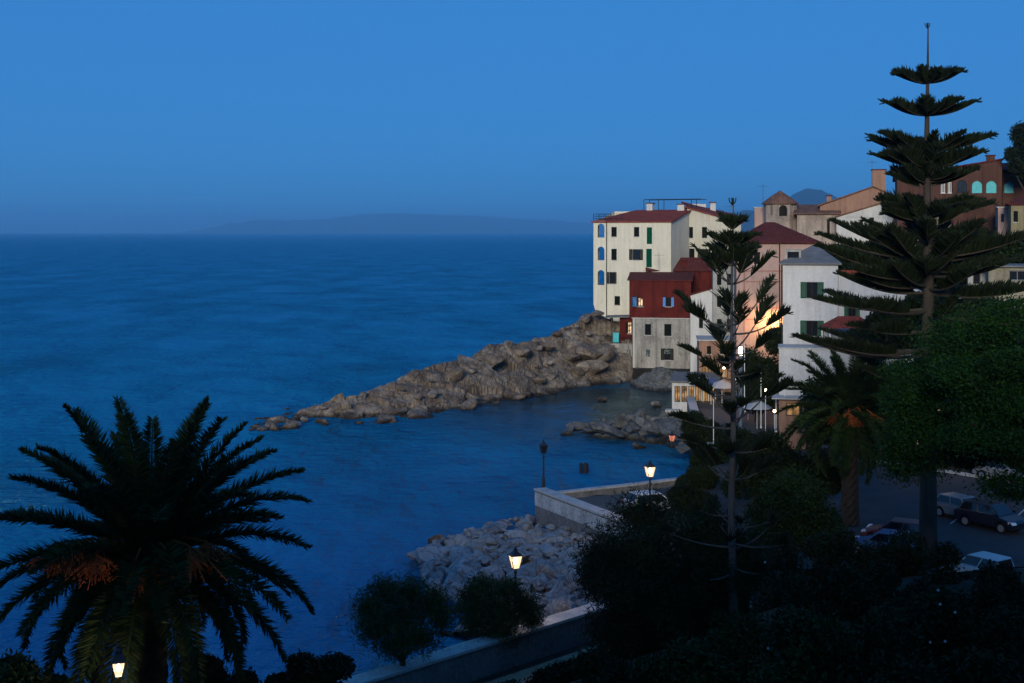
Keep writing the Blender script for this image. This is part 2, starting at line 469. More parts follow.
# sea ------------------------------------------------------------------
def build_sea():
    m = bpy.data.materials.new('sea_water'); n, l = nt(m)
    n.remove(n['Principled BSDF'])
    df = n.new('ShaderNodeBsdfDiffuse'); df.inputs[0].default_value = (0.0, 0.17, 0.30, 1)      # light scattered back by the water body
    gl = n.new('ShaderNodeBsdfGlossy'); gl.inputs['Roughness'].default_value = 0.12; gl.inputs[0].default_value = (0.62, 0.88, 1, 1)
    fr = n.new('ShaderNodeFresnel'); fr.inputs[0].default_value = 1.33
    mn = n.new('ShaderNodeMath'); mn.operation = 'MINIMUM'; mn.inputs[1].default_value = 0.42      # ruffled water never mirrors fully
    ms = n.new('ShaderNodeMixShader')
    l.new(fr.outputs[0], mn.inputs[0]); l.new(mn.outputs[0], ms.inputs[0]); l.new(df.outputs[0], ms.inputs[1]); l.new(gl.outputs[0], ms.inputs[2])
    l.new(ms.outputs[0], n['Material Output'].inputs[0])
    geo = n.new('ShaderNodeNewGeometry')
    def wave(scale, sx, sy, det):
        mp = n.new('ShaderNodeMapping'); mp.inputs['Scale'].default_value = (sx, sy, 1); mp.inputs['Rotation'].default_value = (0, 0, R(8))
        l.new(geo.outputs['Position'], mp.inputs['Vector'])
        z = n.new('ShaderNodeTexNoise'); z.inputs['Scale'].default_value = scale; z.inputs['Detail'].default_value = det
        z.inputs['Roughness'].default_value = 0.6; l.new(mp.outputs[0], z.inputs['Vector']); return z
    e = wave(2.3, 0.6, 1.0, 4); a0 = wave(0.85, 0.5, 1.0, 5); a = n.new('ShaderNodeMath'); a.operation = 'MULTIPLY_ADD'; a.inputs[1].default_value = 0.4; l.new(e.outputs['Fac'], a.inputs[0]); l.new(a0.outputs['Fac'], a.inputs[2]); c = wave(0.11, 1.6, 0.8, 5); d = wave(0.02, 2.6, 1.0, 4); f = wave(0.045, 2.2, 0.9, 4)
    m1 = n.new('ShaderNodeMath'); m1.operation = 'MULTIPLY_ADD'; m1.inputs[1].default_value = 2.6
    l.new(c.outputs['Fac'], m1.inputs[0]); l.new(a.outputs[0], m1.inputs[2])
    m3 = n.new('ShaderNodeMath'); m3.operation = 'MULTIPLY_ADD'; m3.inputs[1].default_value = 6.0
    l.new(f.outputs['Fac'], m3.inputs[0]); l.new(m1.outputs[0], m3.inputs[2]); m1 = m3
    # calmer streaks and ruffled patches
    r = ramp(n, [(0.35, (0.45,) * 3), (0.65, (1, 1, 1))]); l.new(d.outputs['Fac'], r.inputs[0])
    ds = n.new('ShaderNodeVectorMath'); ds.operation = 'DISTANCE'; ds.inputs[1].default_value = (17, 148, 0)
    l.new(geo.outputs['Position'], ds.inputs[0])
    dn = n.new('ShaderNodeMath'); dn.operation = 'MULTIPLY_ADD'; dn.inputs[1].default_value = 9.0; l.new(c.outputs['Fac'], dn.inputs[0]); l.new(ds.outputs['Value'], dn.inputs[2])
    calm_reflect = n.new('ShaderNodeMapRange'); calm_reflect.inputs['From Min'].default_value = 20; calm_reflect.inputs['From Max'].default_value = 40
    l.new(dn.outputs[0], calm_reflect.inputs['Value'])
    bc = ramp(n, [(0.0, (0.016, 0.03, 0.036)), (1.0, (0.001, 0.18, 0.36))]); l.new(calm_reflect.outputs['Result'], bc.inputs[0]); l.new(bc.outputs[0], df.inputs[0])  # cove body colour darkened to stand in for the rocks reflected there
    st = n.new('ShaderNodeMath'); st.operation = 'MULTIPLY_ADD'; st.inputs[1].default_value = 0.85; st.inputs[2].default_value = 0.15; l.new(calm_reflect.outputs['Result'], st.inputs[0])
    sm = n.new('ShaderNodeMath'); sm.operation = 'MULTIPLY'; l.new(st.outputs[0], sm.inputs[0]); l.new(r.outputs[0], sm.inputs[1])
    bp = n.new('ShaderNodeBump'); bp.inputs['Distance'].default_value = 2.6
    l.new(sm.outputs[0], bp.inputs['Strength']); l.new(m1.outputs[0], bp.inputs['Height'])
    l.new(bp.outputs[0], df.inputs['Normal']); l.new(bp.outputs[0], gl.inputs['Normal']); l.new(bp.outputs[0], fr.inputs['Normal'])
    mb = MB(); S = 60000
    mb.add([(-S, -200, 0), (S, -200, 0), (S, S, 0), (-S, S, 0)], [(0, 1, 2, 3)])
    tag(mb.build('sea', m), kind='structure')

build_sea()


# far hills --------------------------------------------------------------
def ridge(name, Y, prof, depth, mat, sub=6):
    pts = []
    for (a, b) in zip(prof[:-1], prof[1:]):
        for k in range(sub):
            t = k / sub; px = a[0] + (b[0] - a[0]) * t; py = a[1] + (b[1] - a[1]) * t
            h = HY - py
            py -= noise.noise(Vector((px * 0.11, Y * 0.01, 0))) * min(2.2, h * 0.16)
            pts.append((px, py))
    pts.append(prof[-1])
    mb = MB(); vs = []
    for px, py in pts:
        x = X(px, Y); z = max(Z(py, Y), 2)
        vs += [(x, Y - depth * 0.5, -6), (x, Y - depth * 0.2, z * 0.62), (x, Y, z), (x, Y + depth * 0.5, -6)]
    fs = []
    for i in range(len(pts) - 1):
        for k in range(3):
            fs.append((i * 4 + k, i * 4 + 4 + k, i * 4 + 5 + k, i * 4 + 1 + k))
    mb.add(vs, fs)
    tag(mb.build(name, mat, smooth=True), kind='structure')


ridge('island_hills', 24000, [(200, 231), (232, 223), (262, 220), (285, 220.5), (330, 219), (352, 215.5), (372, 213.5), (400, 213.5), (440, 214.5), (480, 216), (510, 218.5), (560, 221), (600, 224), (650, 228), (700, 231)], 5000, 'hillfar')
ridge('hill', 9000, [(715, 232), (733, 214), (748, 209), (765, 212), (785, 199), (806, 188), (822, 190), (834, 197), (850, 210), (880, 214), (930, 220)], 3000, 'hillnear')


# ------------------------------------------------------------------ rock
def craggy(p, s):
    v = Vector(((p[0] * 0.62 + p[2] * 0.75) * s, (p[1] * 0.85 - p[0] * 0.25) * s, (p[2] * 1.35 - p[0] * 0.3) * s))
    d, pts = noise.voronoi(v)
    cell = noise.cell(pts[0] * 7.3)
    return cell * 0.75 - d[0] * 0.9 + noise.fractal(v * 1.7, 1.0, 2.0, 4) * 0.5


def loft_rock(name, sections, rows, cols, amp, mat, s=0.3):
    """sections: list of (waterline point, ridge point, back point) swept into a craggy mass"""
    S = [[np.array(p, float) for p in sec] for sec in sections]
    n = len(S); V = []
    for i in range(cols + 1):
        t = i / cols * (n - 1); k = min(int(t), n - 2); u = t - k
        a, b, c = [S[k][j] * (1 - u) + S[k + 1][j] * u for j in range(3)]
        for j in range(rows + 1):
            w = j / rows
            if w < 0.6:
                q = w / 0.6; p = a * (1 - q) + b * q; p[2] = a[2] + (b[2] - a[2]) * (q ** 0.9)
            else:
                q = (w - 0.6) / 0.4; p = b * (1 - q) + c * q; p[2] = b[2] + (c[2] - b[2]) * (q ** 1.5)
            edge = min(1, w * 5, (1 - w) * 5)
            k1 = craggy(p, s) * amp + craggy(p + 31, s * 2.7) * amp * 0.36 + craggy(p + 77, s * 7) * amp * 0.13
            k2 = noise.noise(Vector(p * s * 1.5)) * amp
            p = p + np.array([k2 * 0.5, -k1 * 0.4, k1 * (0.35 + 0.65 * edge)])
            V.append(tuple(p))
    fs = []
    for i in range(cols):
        for j in range(rows):
            a = i * (rows + 1) + j
            fs.append((a, a + rows + 1, a + rows + 2, a + 1))
    mb = MB(); mb.add(V, fs)
    return tag(mb.build(name, mat), kind='structure')


HB = []


def headland():
    rows = [(252, 431, 421, 5), (285, 429, 410, 7), (325, 426, 397, 9), (370, 424, 382, 9), (420, 419, 369, 11), (470, 409, 354, 12), (510, 401, 337, 13),
            (550, 394, 328, 13), (585, 388, 314, 13), (612, 384.5, 315, 12), (630, 383, 325, 9), (655, 381, 362, 5)]
    secs = []
    for px, pw, pr, dy in rows:
        y0 = Yz(pw, 0); yr = y0 + dy
        secs.append(((X(px, y0), y0, -0.5), (X(px, yr), yr, Z(pr, yr) - 0.25), (X(px, yr + dy * 1.3) - 3, yr + dy * 1.3, -1.5)))
    rnd = random.Random(11); k = 0
    while k < 84:                                                   # blocks lying on the rock
        t = rnd.random() * (len(secs) - 1); i = min(int(t), len(secs) - 2); u = t - i; q = rnd.choice([0.02, 0.1, 0.3, 0.5, 0.75, 0.97, 1.0])
        P = [Vector(secs[i][j]).lerp(Vector(secs[i + 1][j]), u) for j in (0, 1)]; p = P[0].lerp(P[1], q)
        s_ = rnd.choice([0.5, 0.6, 0.8, 1.0, 1.3, 1.8]) * (0.55 if q > 0.9 else 1) * (0.6 + 0.08 * t)
        if p.x > 14: continue
        HB.append((p.x, p.y - 0.3, max(0.05, p.z - 0.1 * s_ - (0.75 if q > 0.9 else 0)), s_, q)); k += 1
    loft_rock('headland', secs, 96, 340, 1.05, 'rock', 0.21)


headland()
# low rocky shore under the near boulders, and under the islet
loft_rock('rocky_shore', [((-5.6, 66, -0.6), (1.5, 60.5, 1.6), (5, 60.0, 1.6)), ((-5.8, 73, -0.6), (3, 69, 1.7), (8, 66.5, 1.7)),
                          ((-6.2, 80, -0.6), (1, 78, 0.85), (8.5, 71.5, 1.4)), ((-4.2, 87, -0.6), (1, 83, 0.3), (7.3, 78.5, 0.7)), ((0, 91, -0.7), (2, 89, -0.1), (4, 86, 0.2))],
          40, 90, 0.75, 'boulder', 0.55)
loft_rock('rock_islet', [((5, 127.5, -0.6), (5.6, 129, 0.1), (6, 131, -0.8)), ((8, 125, -0.6), (8.2, 129, 1.1), (8.5, 134, -0.8)), ((12, 121.5, -0.6), (12, 127, 1.6), (12.5, 134, -0.8)),
                         ((15, 119, -0.6), (16, 124, 1.9), (17, 132, -0.6)), ((17, 108, -0.6), (18, 112, 1.8), (20, 116, 1.4))], 40, 60, 0.6, 'darkboulder', 0.4)


def boulder_mesh(k, mat):
    bm = bmesh.new(); bmesh.ops.create_icosphere(bm, subdivisions=3, radius=1)
    off = Vector((k * 13.1, k * 5.7, k * 3.3))
    cuts = [(Vector(unit(rng.normal(size=3))), 0.35 + 0.4 * rng.random()) for _ in range(11)]
    for v in bm.verts:
        p = v.co.copy()
        for nrm, dd in cuts:
            e = p.dot(nrm) - dd
            if e > 0: p -= nrm * e * 0.92
        p *= 1 + 0.12 * noise.fractal(p * 1.6 + off, 1.0, 2.0, 3)
        v.co = p
    me = bpy.data.meshes.new('boulder'); bm.to_mesh(me); bm.free(); me.materials.append(M[mat]); return me


BM_G = [boulder_mesh(k, 'boulder') for k in range(8)]
BM_R = [boulder_mesh(k + 20, 'rock') for k in range(5)]
BM_D = [boulder_mesh(k + 60, 'darkboulder') for k in range(5)]
BM_B = [boulder_mesh(k + 40, 'brownboulder') for k in range(3)]


def boulder(x, y, z, s, meshes, label, group):
    o = bpy.data.objects.new('boulder', random.choice(meshes)); link(o)
    o.location = (x, y, z); o.rotation_euler = (random.uniform(-.4, .4), random.uniform(-.4, .4), random.uniform(0, 6.28))
    o.scale = (s * random.uniform(.8, 1.35), s * random.uniform(.8, 1.2), s * random.uniform(.42, .7))
    return tag(o, label, 'rock', group)


poly_near = [(-4.8, 69.5), (2.8, 62.5), (7.6, 66.8), (8.0, 70.5), (6.0, 79.5), (1.6, 88.6), (0.4, 89.6), (-2.5, 86.0), (-5.2, 81), (-4.9, 75)]


def inside(x, y, P):
    c = False
    for i in range(len(P)):
        ax, ay = P[i]; bx, by = P[(i + 1) % len(P)]
        if (ay > y) != (by > y) and x < (bx - ax) * (y - ay) / (by - ay) + ax: c = not c
    return c


placed = []
tries = 0
while len(placed) < 215 and tries < 20000:
    tries += 1
    x = random.uniform(-6, 8); y = random.uniform(62, 92)
    if not inside(x, y, poly_near): continue
    s = random.choice([0.35, 0.45, 0.5, 0.65, 0.8, 1.0, 1.3])
    if any((x - a) ** 2 + (y - b) ** 2 < (0.5 * (s + c)) ** 2 for a, b, c in placed): continue
    placed.append((x, y, s))
    dsea = min(1, max(0, (x + 6.5) / 6))
    boulder(x, y, 0.25 + (0.35 + 0.95 * dsea) * (1 - 0.9 * float(sstep(72, 87, y))) - 0.1 * s, s, BM_G, 'pale grey boulder in the breakwater heap below the sea wall', 'grey boulders of the breakwater')
def rubble():
    V, Fc = [], []; ms = [(np.array([tuple(v.co) for v in m.vertices]), [tuple(p.vertices) for p in m.polygons]) for m in [boulder_mesh(k + 80, 'boulder') for k in range(3)]]
    cnt = 0
    while cnt < 380:
        x = random.uniform(-6, 8); y = random.uniform(62, 92)
        if not inside(x, y, poly_near): continue
        v, f = random.choice(ms); s_ = random.uniform(0.1, 0.3); a = random.uniform(0, 6.28)
        ca, sa = math.cos(a), math.sin(a); q = v * np.array([s_ * 1.2, s_, s_ * 0.7])
        q = np.stack([q[:, 0] * ca - q[:, 1] * sa, q[:, 0] * sa + q[:, 1] * ca, q[:, 2]], 1)
        ds = min(1, max(0, (x + 6.5) / 6)); q = q + np.array([x, y, 0.2 + (0.35 + 1.0 * ds) * (1 - 0.9 * float(sstep(72, 87, y))) + random.uniform(-.1, .25)])
        b = len(V); V.extend(map(tuple, q)); Fc.extend([tuple(i + b for i in p) for p in f]); cnt += 1
    mb = MB(); mb.v, mb.f, mb.m = V, Fc, [0] * len(Fc); tag(mb.build('rubble', 'boulder'), kind='stuff')
rubble()
for px, py, s, lab in [(437, 541, 0.9, 'brown boulder at the water edge, outermost of the breakwater'), (449, 552, 0.75, 'small brown boulder between two bigger brown ones at the breakwater tip'),
                       (462, 566, 1.1, 'largest brown boulder on the seaward flank of the breakwater'), (492, 546, 0.8, 'rust brown boulder amid the grey breakwater rocks'),
                       (447, 566, 0.8, 'low dark brown boulder awash beside the breakwater'), (466, 585, 1.0, 'brown boulder beside the two round shoreline trees')]:
    y = Yz(py, 0.4); boulder(X(px, y), y, 0.35, s, BM_B, lab, 'brown boulders of the breakwater')
placed = []
poly_is = [(5.2, 128), (8, 125.5), (12, 122), (14, 118.5), (14.5, 108), (17.3, 106), (19, 116), (18.5, 127), (13, 131), (8, 131)]
tries = 0
while len(placed) < 80 and tries < 9000:
    tries += 1
    x = random.uniform(5, 19); y = random.uniform(110, 132)
    if not inside(x, y, poly_is): continue
    s = random.choice([0.5, 0.7, 0.9, 1.2])
    if any((x - a) ** 2 + (y - b) ** 2 < (0.75 * (s + c)) ** 2 for a, b, c in placed): continue
    placed.append((x, y, s))
    boulder(x, y, 0.3 + 1.3 * min(1, max(0, (x - 5) / 8)), s, BM_D, 'dark grey boulder on the low rock islet in the bay', 'boulders of the rock islet')
for x, y, z, s_, q in HB:
    if q < 0.06: boulder(x, y, z, s_, BM_R, 'brown block at the waterline along the foot of the headland', 'blocks at the foot of the headland')
    elif q > 0.9: boulder(x, y, z, s_, BM_R, 'block on the crest line of the headland', 'blocks on the crest of the headland')
    else: boulder(x, y, z, s_, BM_R, 'block lodged on the sloping face of the headland', 'blocks on the face of the headland')
# loose boulders on and beside the headland
for px, py, s, lab in [(405, 413, 1.2, 'rounded boulder at the waterline below the middle of the headland'), (378, 414, 1.6, 'broad smooth boulder at the foot of the low headland tip'),
                       (345, 413, 1.7, 'pale smooth boulder lying along the headland tip'), (290, 426, 1.0, 'low dark rock beyond the end of the headland'),
                       (270, 427, 0.8, 'outermost dark rock awash off the headland'), (602, 400, 0.7, 'flat dark rock awash in the middle of the bay'),
                       (657, 405, 1.0, 'flat dark rock awash under the restaurant wall'), (640, 447, 0.9, 'dark rock in the water beside the islet'),
                       (586, 319, 1.4, 'knobbly rock at the top of the headland beside the cream house'), (596, 314, 1.1, 'small rock under the corner of the cream house')]:
    y = Yz(py, 0.1) if py > 350 else 180
    if py < 340: y = 178 if px > 560 else 167
    boulder(X(px, y), y, Z(py, y), s, BM_R, lab, 'loose rocks of the headland')
# dark mound beside the red house
loft_rock('rock_mound', [((15.2, 166.5, -0.6), (15.4, 169.5, 0.6), (15.6, 173, 0.3)), ((16.8, 163.5, -0.6), (17.2, 168.5, 2.3), (17.6, 173, 0.8)), ((18.6, 161.5, -0.6), (19.2, 167.5, 3.0), (19.8, 173, 1)), ((20.4, 161, -0.6), (21, 166.5, 2.0), (21.5, 171, .6)),
                         ((21.8, 161, -0.6), (22.3, 165, 0.8), (22.6, 170, .5))], 30, 44, 0.5, 'darkboulder', 0.4)

# ------------------------------------------------------------------ promenade, pier, roads
sheet('road', [(13.5, 66), (20, 63.5), (30, 60), (46, 58), (60, 66), (46, 84), (40, 92), (31, 103), (25, 107), (19.5, 104.5), (15.5, 95.5), (10, 92.8), (10, 76)], 0.02, 'asphalt')
sheet('footpath', [(-30, 25), (2.5, 57.5), (7.6, 62.6), (11, 66), (13, 65), (8.5, 60.5), (-26, 26)], 0.02, 'sandpath')
sheet('promenade', [(10, 92.9), (15.5, 95.7), (19.4, 104.7), (25, 107.2), (29, 110), (27, 130), (24.5, 160), (21.4, 160), (20.2, 142), (18.7, 127), (17.4, 113), (16.4, 104), (14, 97)], 0.015, 'paving')
sheet('pier_deck', [(2.4, 89.4), (10, 92.8), (10, 76), (9.4, 70.6), (7.3, 80)], 0.02, 'paving')


def wall_run(name, pts, zb, zt, th, mats, label, cat, cope=0.0, cope_mat=None, band=None, parent_kids=True):
    """a free-standing wall along a polyline; coping and painted band are its parts"""
    root = empty(name, (pts[0][0], pts[0][1], zb), 0, label, cat)
    inv = Vector((pts[0][0], pts[0][1], zb))
    def strip(nm, off0, off1, z0, z1, mat):
        mb = MB(); P = [Vector((p[0], p[1], 0)) for p in pts]; L = []; Rr = []
        for i, p in enumerate(P):
            d = (P[min(i + 1, len(P) - 1)] - P[max(i - 1, 0)]).normalized(); nn = Vector((-d.y, d.x, 0))
            L.append(p + nn * off0); Rr.append(p + nn * off1)
        n = len(P)
        vs = [q + Vector((0, 0, z0)) - inv for q in L] + [q + Vector((0, 0, z0)) - inv for q in Rr] + \
             [q + Vector((0, 0, z1)) - inv for q in L] + [q + Vector((0, 0, z1)) - inv for q in Rr]
        fs = [(0, n, 3 * n, 2 * n), (n - 1, 3 * n - 1, 4 * n - 1, 2 * n - 1)]
        for i in range(n - 1):
            fs += [(i, i + 2 * n, i + 1 + 2 * n, i + 1), (n + i, n + i + 1, 3 * n + i + 1, 3 * n + i),
                   (2 * n + i, 3 * n + i, 3 * n + i + 1, 2 * n + i + 1), (i, i + 1, n + i + 1, n + i)]
        mb.add(vs, fs); return mb.build(nm, mat, root)
    strip('wall_body', -th / 2, th / 2, zb, zt - (0.12 if cope else 0), mats)
    if band: strip('white_band', -th / 2 - 0.02, th / 2 + 0.02, band[0], band[1], 'whiteband')
    if cope: strip('coping', -th / 2 - cope, th / 2 + cope, zt - 0.12, zt, cope_mat or 'coping')
    return root


wall_run('sea_wall', [(-30, 26.9), (-18, 38.9), (-6, 50.9), (4.39, 61.3), (7.0, 63.9), (9.0, 70)], -1.5, 2.5, 0.7, 'wallstone', 'long grey sea wall with a pale coping along the sandy path', 'wall', 0.12)
wall_run('pier_wall', [(9.0, 70), (6.9, 79.8), (1.9, 89.7)], -1.5, 2.35, 0.7, 'wallstone', 'pier wall above the boulders, dark stone with a whitewashed upper band', 'wall', 0.1, 'coping', (1.2, 2.1))
wall_run('pier_parapet', [(1.9, 89.9), (8, 93.2), (14, 96.7)], -1.5, 1.9, 0.4, 'stone', 'low parapet along the bay side of the pier with a pale top', 'wall', 0.06)
wall_run('quay_wall', [(16.2, 104.2), (17, 115), (18, 127), (19.5, 142), (20.8, 158), (20.6, 163)], -2, 2.0, 0.7, 'stone', 'rough stone quay wall below the restaurant pavilion', 'wall', 0.1)
# kerb and white edge of the car park
wall_run('kerb', [(19.6, 104.3), (25, 106.8), (31, 102.8), (40, 91.8)], 1.3, 1.72, 0.3, 'coping', 'pale kerb along the upper edge of the car park', 'kerb')
for i in range(5):
    x0, y0 = 36 - i * 2.1, 76.5 - i * 0.4
    mb = MB(); mb.box((0, 0, 0), (0.12, 4.2, 0.004)); o = mb.build('road_marking', 'line'); o.location = (x0 - 2, y0 + 7, 1.532); o.rotation_euler = (0, 0, R(-32)); tag(o, kind='structure')


# ------------------------------------------------------------------ buildings
class Face:
    """a vertical facade plane through a point, seen from the camera: pixel -> (distance along it, height)"""
    def __init__(s, x0, y0, ang): s.x0, s.y0, s.a = x0, y0, ang
    def at(s, px, py=None):
        k = (px - CX) / F
        t = (k * s.y0 - s.x0) / (math.cos(s.a) - k * math.sin(s.a))
        y = s.y0 + t * math.sin(s.a)
        return t, (Z(py, y) if py is not None else None)
    def rect(s, x0, y0, x1, y1, zb):
        a, zt = s.at(x0, y0); b, _ = s.at(x1, y0); _, z0 = s.at((x0 + x1) / 2, y1)
        return a, z0 - zb, b, zt - zb


def holed(mb, O, U, w, h, holes, depth=0.22, top=None, mi=0):
    """wall panel with rectangular openings (x0,z0,x1,z1) and reveals; O = lower-left corner, U = unit direction; inward = U rotated +90"""
    O = Vector(O); U = Vector(U); N = Vector((-U.y, U.x, 0))
    xs = sorted({0, w, *[q for r_ in holes for q in (r_[0], r_[2])]}); zs = sorted({0, h, *[q for r_ in holes for q in (r_[1], r_[3])]})
    P = lambda x, z, d=0: O + U * x + Vector((0, 0, z)) + N * d
    for i in range(len(xs) - 1):
        for j in range(len(zs) - 1):
            cx, cz = (xs[i] + xs[i + 1]) / 2, (zs[j] + zs[j + 1]) / 2
            if any(r_[0] < cx < r_[2] and r_[1] < cz < r_[3] for r_ in holes): continue
            mb.add([P(xs[i], zs[j]), P(xs[i + 1], zs[j]), P(xs[i + 1], zs[j + 1]), P(xs[i], zs[j + 1])], [(0, 1, 2, 3)], mi)
    for x0, z0, x1, z1 in holes:
        q = [(x0, z0), (x1, z0), (x1, z1), (x0, z1)]
        for k in range(4):
            a, b = q[k], q[(k + 1) % 4]
            mb.add([P(*a), P(*b), P(*b, depth), P(*a, depth)], [(3, 2, 1, 0)], mi)


def arch_fill(mb, O, U, r_, depth=0.22, mi=0):
    """spandrels that turn the head of a rectangular opening into a round arch"""
    O = Vector(O); U = Vector(U); N = Vector((-U.y, U.x, 0)); x0, z0, x1, z1 = r_
    rx = (x1 - x0) / 2; rz = min(rx, (z1 - z0) * 0.6); cx = (x0 + x1) / 2; cz = z1 - rz
    P = lambda x, z, d=0: O + U * x + Vector((0, 0, z)) + N * d
    pts = [(cx + rx * math.cos(a), cz + rz * math.sin(a)) for a in [math.pi * k / 12 for k in range(13)]]
    for k in range(12):
        a, b = pts[k], pts[k + 1]
        for d in (0, depth):
            q = [P(a[0], a[1], d), P(a[0], z1, d), P(b[0], z1, d), P(b[0], b[1], d)]
            mb.add(q, [(0, 1, 2, 3)], mi)
        mb.add([P(*a), P(*b), P(*b, depth), P(*a, depth)], [(0, 1, 2, 3)], mi)


def window(root, O, U, r_, shut=None, closed=False, lit=None, frame='frame', depth=0.18, name='window', sill=True, bars=1):
    O = Vector(O); U = Vector(U); N = Vector((-U.y, U.x, 0)); x0, z0, x1, z1 = r_; w = x1 - x0; h = z1 - z0
    P = lambda x, z, d=0: O + U * x + Vector((0, 0, z)) + N * d
    def slab(mb, a0, c0, a1, c1, d0, d1):
        mb.hull([P(a0, c0, d0), P(a1, c0, d0), P(a1, c0, d1), P(a0, c0, d1)], [P(a0, c1, d0), P(a1, c1, d0), P(a1, c1, d1), P(a0, c1, d1)])
    mb = MB(); t = 0.07; d0, d1 = depth - 0.06, depth + 0.01
    slab(mb, x0, z0, x0 + t, z1, d0, d1); slab(mb, x1 - t, z0, x1, z1, d0, d1)
    slab(mb, x0 + t, z0, x1 - t, z0 + t, d0, d1); slab(mb, x0 + t, z1 - t, x1 - t, z1, d0, d1)
    if bars: slab(mb, (x0 + x1) / 2 - 0.035, z0 + t, (x0 + x1) / 2 + 0.035, z1 - t, d0, d1)
    wn = mb.build(name, frame, root)
    mb = MB(); mb.add([P(x0, z0, depth), P(x1, z0, depth), P(x1, z1, depth), P(x0, z1, depth)], [(0, 1, 2, 3)])
    mb.build('pane', lit or 'glass', wn)
    if shut:
        for sgn in (0, 1):
            mb = MB(); hw = w / 2
            if closed:
                a0 = x0 + 0.01 if sgn == 0 else x0 + hw + 0.005; a1 = a0 + hw - 0.02; dd = (-0.02, 0.03)
            else:
                a0 = x0 - hw + 0.02 if sgn == 0 else x1 + 0.01; a1 = a0 + hw - 0.03; dd = (-0.06, -0.012)
            slab(mb, a0, z0, a0 + 0.07, z1, *dd); slab(mb, a1 - 0.07, z0, a1, z1, *dd)
            slab(mb, a0 + .07, z0, a1 - .07, z0 + 0.08, *dd); slab(mb, a0 + .07, z1 - 0.08, a1 - .07, z1, *dd)
            nsl = max(5, int(h / 0.09)); zz = (h - 0.16) / nsl
            for k in range(nsl):
                slab(mb, a0 + .07, z0 + .08 + k * zz, a1 - .07, z0 + .08 + k * zz + zz * 0.8, dd[0] + 0.015, dd[1] - 0.008)
            mb.build('shutter', shut, wn)
    if sill:
        mb = MB(); slab(mb, x0 - 0.08, z0 - 0.08, x1 + 0.08, z0, -0.1, 0.05); mb.build('sill', 'coping', wn)
    return wn


